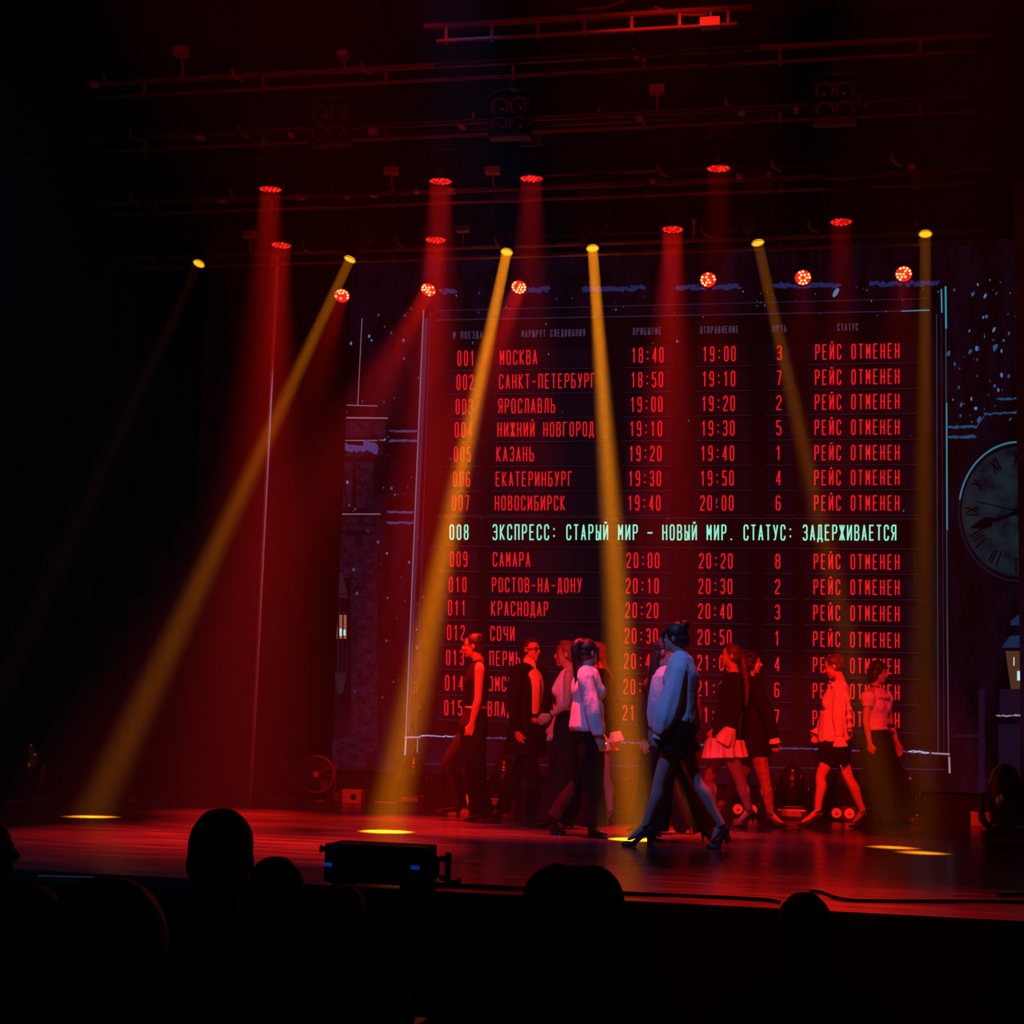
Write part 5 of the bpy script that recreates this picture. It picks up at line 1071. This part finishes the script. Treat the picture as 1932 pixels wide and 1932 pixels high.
g.cloth('blouse', WHITEC, bl12, rough=.007)
g.cloth('skirt', BLACKC, lambda bm: tube(bm, [g.j['waist']-UP*.02, g.j['pelvis'], g.j['pelvis'].lerp(g.base, .35), V((g.base.x-.02, g.base.y, .05))], [(.138, .105), (.195, .155), (.205, .19), (.235, .20)], ref=g.s, seg=48, cap='flat', mod=lambda t, a: 1+.05*t*math.sin(8*a)), .009, 4, .004)
bm = B(); q = g.j['waist']+g.s*.06+g.f*.11-UP*.005
for sg in (-1, 1): ell(bm, q+g.f*.015+UP*.002+g.s*sg*.035, (.03, .03, .02))
setp(obj('bow', bm, BLACKC, g.t, True), 'black bow at the waist')
bm = B(); ring(bm, g.j['neck']+UP*.02, UP+g.f*.3, .056, .005, 24, 6); obj('choker', bm, BLK, g.t, True)
g.shoe('N', 'pump', .05); g.shoe('F', 'pump', .05)

# ------------------------------------------------------------------ spectators in front of the stage, with their seats
DARKC = mat('dark_jacket', (.010, .010, .011), .85, spec=.1); SEATM = mat('seat_fabric', (.02, .006, .008), .9, spec=.1)
def seat(x, y, label):
    t = thing('theatre_seat', (x, y, HALL), label, 'seat', 'auditorium seats')
    bm = B(); box(bm, (x, y, HALL+.42), (.48, .46, .10), bev=.03); obj('seat', bm, SEATM, t)
    bm = B(); box(bm, (x, y-.28, HALL+.66), (.48, .09, .46), Matrix.Rotation(-.12, 3, 'X'), bev=.03); obj('backrest', bm, SEATM, t)
    for sx in (-1, 1):
        bm = B(); box(bm, (x+sx*.27, y-.04, HALL+.58), (.05, .40, .05), bev=.01); box(bm, (x+sx*.27, y-.06, HALL+.28), (.035, .28, .56)); obj('armrest', bm, BLKP, t)
def spectator(px_, top_y, Y, label, seatlabel, k=1.0, hairk=1.0, lean=0, hm=HDARK, yaw=0, bulk=1.0, extra=None, chest_up=0):
    top = at(px_, top_y, Y); x = top.x; hz = top.z-.125*k*hairk
    H = V((x, Y, hz)); bz = HALL+.47
    L = max(.3, hz-.20-bz)
    J = dict(head=H, neck=V((x-lean*.02, Y-.03, hz-.15*k)), chest=V((x-lean*.05, Y-.07, bz+.10+(L-.10)*.66)), waist=V((x-lean*.08, Y-.08, bz+.10+(L-.10)*.30)), pelvis=V((x-lean*.1, Y-.06, bz+.10)))
    nk = J['neck']
    for n, sg in (('N', -1), ('F', 1)):     # here N is the left-hand side of the picture
        J['s'+n] = V((nk.x+sg*.19*k*bulk, nk.y-.02, nk.z-.09)); J['e'+n] = V((nk.x+sg*.25*bulk, nk.y+.08, nk.z-.36)); J['w'+n] = V((nk.x+sg*.16, nk.y+.28, max(bz+.15, nk.z-.42))); J['h'+n] = J['w'+n]+V((0, .17, -.02))
        J['q'+n] = V((x+sg*.10, Y+.0, bz+.09)); J['k'+n] = V((x+sg*.13, Y+.36, bz+.09)); J['a'+n] = V((x+sg*.13, Y+.34, HALL+.09)); J['t'+n] = V((x+sg*.13, Y+.48, HALL+.02))
    g = Fig(label, None, 1, J, Y=Y, tall=k, group='spectators in the front rows')
    g.f = V((math.sin(math.radians(yaw)), math.cos(math.radians(yaw)), 0)); g.s = UP.cross(g.f); g.near = g.s
    for n in 'NF': g.j['t'+n].z = HALL+.02
    g.body(yaw=0, bust=0, feet=False)
    g.hair(hm, grow=hairk, extra=extra)
    g.cloth('jacket', DARKC, lambda bm: (g.torso(bm, .03*bulk, top=False, wide=1.15*bulk), g.yoke_(bm, .03*bulk), [g.sleeve(bm, n, (.075*bulk, .07, .062, .055, .045), .98) for n in 'NF']), .012, 4, .004)
    g.cloth('trousers', DARKC, lambda bm: (tube(bm, [g.j['pelvis']+UP*.06, g.j['pelvis']-UP*.06], [(.18, .14), (.18, .13)], ref=g.s, seg=18), [tube(bm, [g.j['q'+n], g.j['k'+n], g.j['k'+n].lerp(g.j['a'+n], .4), g.j['a'+n]], [.095, .075, .070, .060], ref=V((1, 0, 0)), seg=14, cap='flat') for n in 'NF']), .012, 4, 0)
    for n in 'NF':
        bm = B(); a_ = g.j['a'+n]; tube(bm, [V((a_.x, a_.y-.04, HALL+.045)), V((a_.x, a_.y+.08, HALL+.04)), V((a_.x, a_.y+.15, HALL+.03))], [(.04, .042), (.045, .038), (.035, .028)], ref=V((1, 0, 0)), seg=12); obj('shoe', bm, BLACKL, g.t, True)
    seat(x-lean*.1, Y-.06, seatlabel)
    return g
spectator(428, 1525, 3.75, 'dark silhouetted spectator with smooth round head rising highest, left of the loudspeaker', 'dark seat under the tallest silhouetted spectator', k=1.0, hairk=.98)
spectator(528, 1612, 4.70, 'dark spectator whose head shows just right of the tallest silhouette', 'dark seat under the spectator right of the tallest silhouette', k=1.0, hairk=1.12)
spectator(72, 1667, 4.25, 'low dark spectator near the left edge, only a round crown showing', 'dark seat under the low spectator near the left edge', k=.95, hairk=1.05)
spectator(-18, 1538, 5.2, 'dark spectator cut by the left edge, nose and chin in profile', 'dark seat under the spectator cut by the left edge', k=1.0, yaw=55)
spectator(218, 1638, 2.8, 'broad dark spectator between the left edge and the tallest silhouette', 'dark seat under the broad spectator at left', k=1.1, hairk=1.30, bulk=1.1)
spectator(655, 1667, 5.65, 'small dark spectator low in front of the loudspeaker', 'dark seat under the spectator before the loudspeaker', k=.92, hairk=1.05)
spectator(1086, 1628, 3.9, 'dark spectator with full parted hair below the front walker', 'dark seat under the spectator with full parted hair', k=1.02, hairk=1.12, extra=lambda s, bm, e: (e((-.03, .042, .045), (.10, .085, .10)), e((-.03, -.042, .045), (.10, .085, .10)), e((-.03, 0, -.04), (.09, .125, .11))))
spectator(1519, 1681, 4.9, 'dark spectator lowest at right, before the raised cable curl', 'dark seat under the spectator at right', k=.97, hairk=1.02)
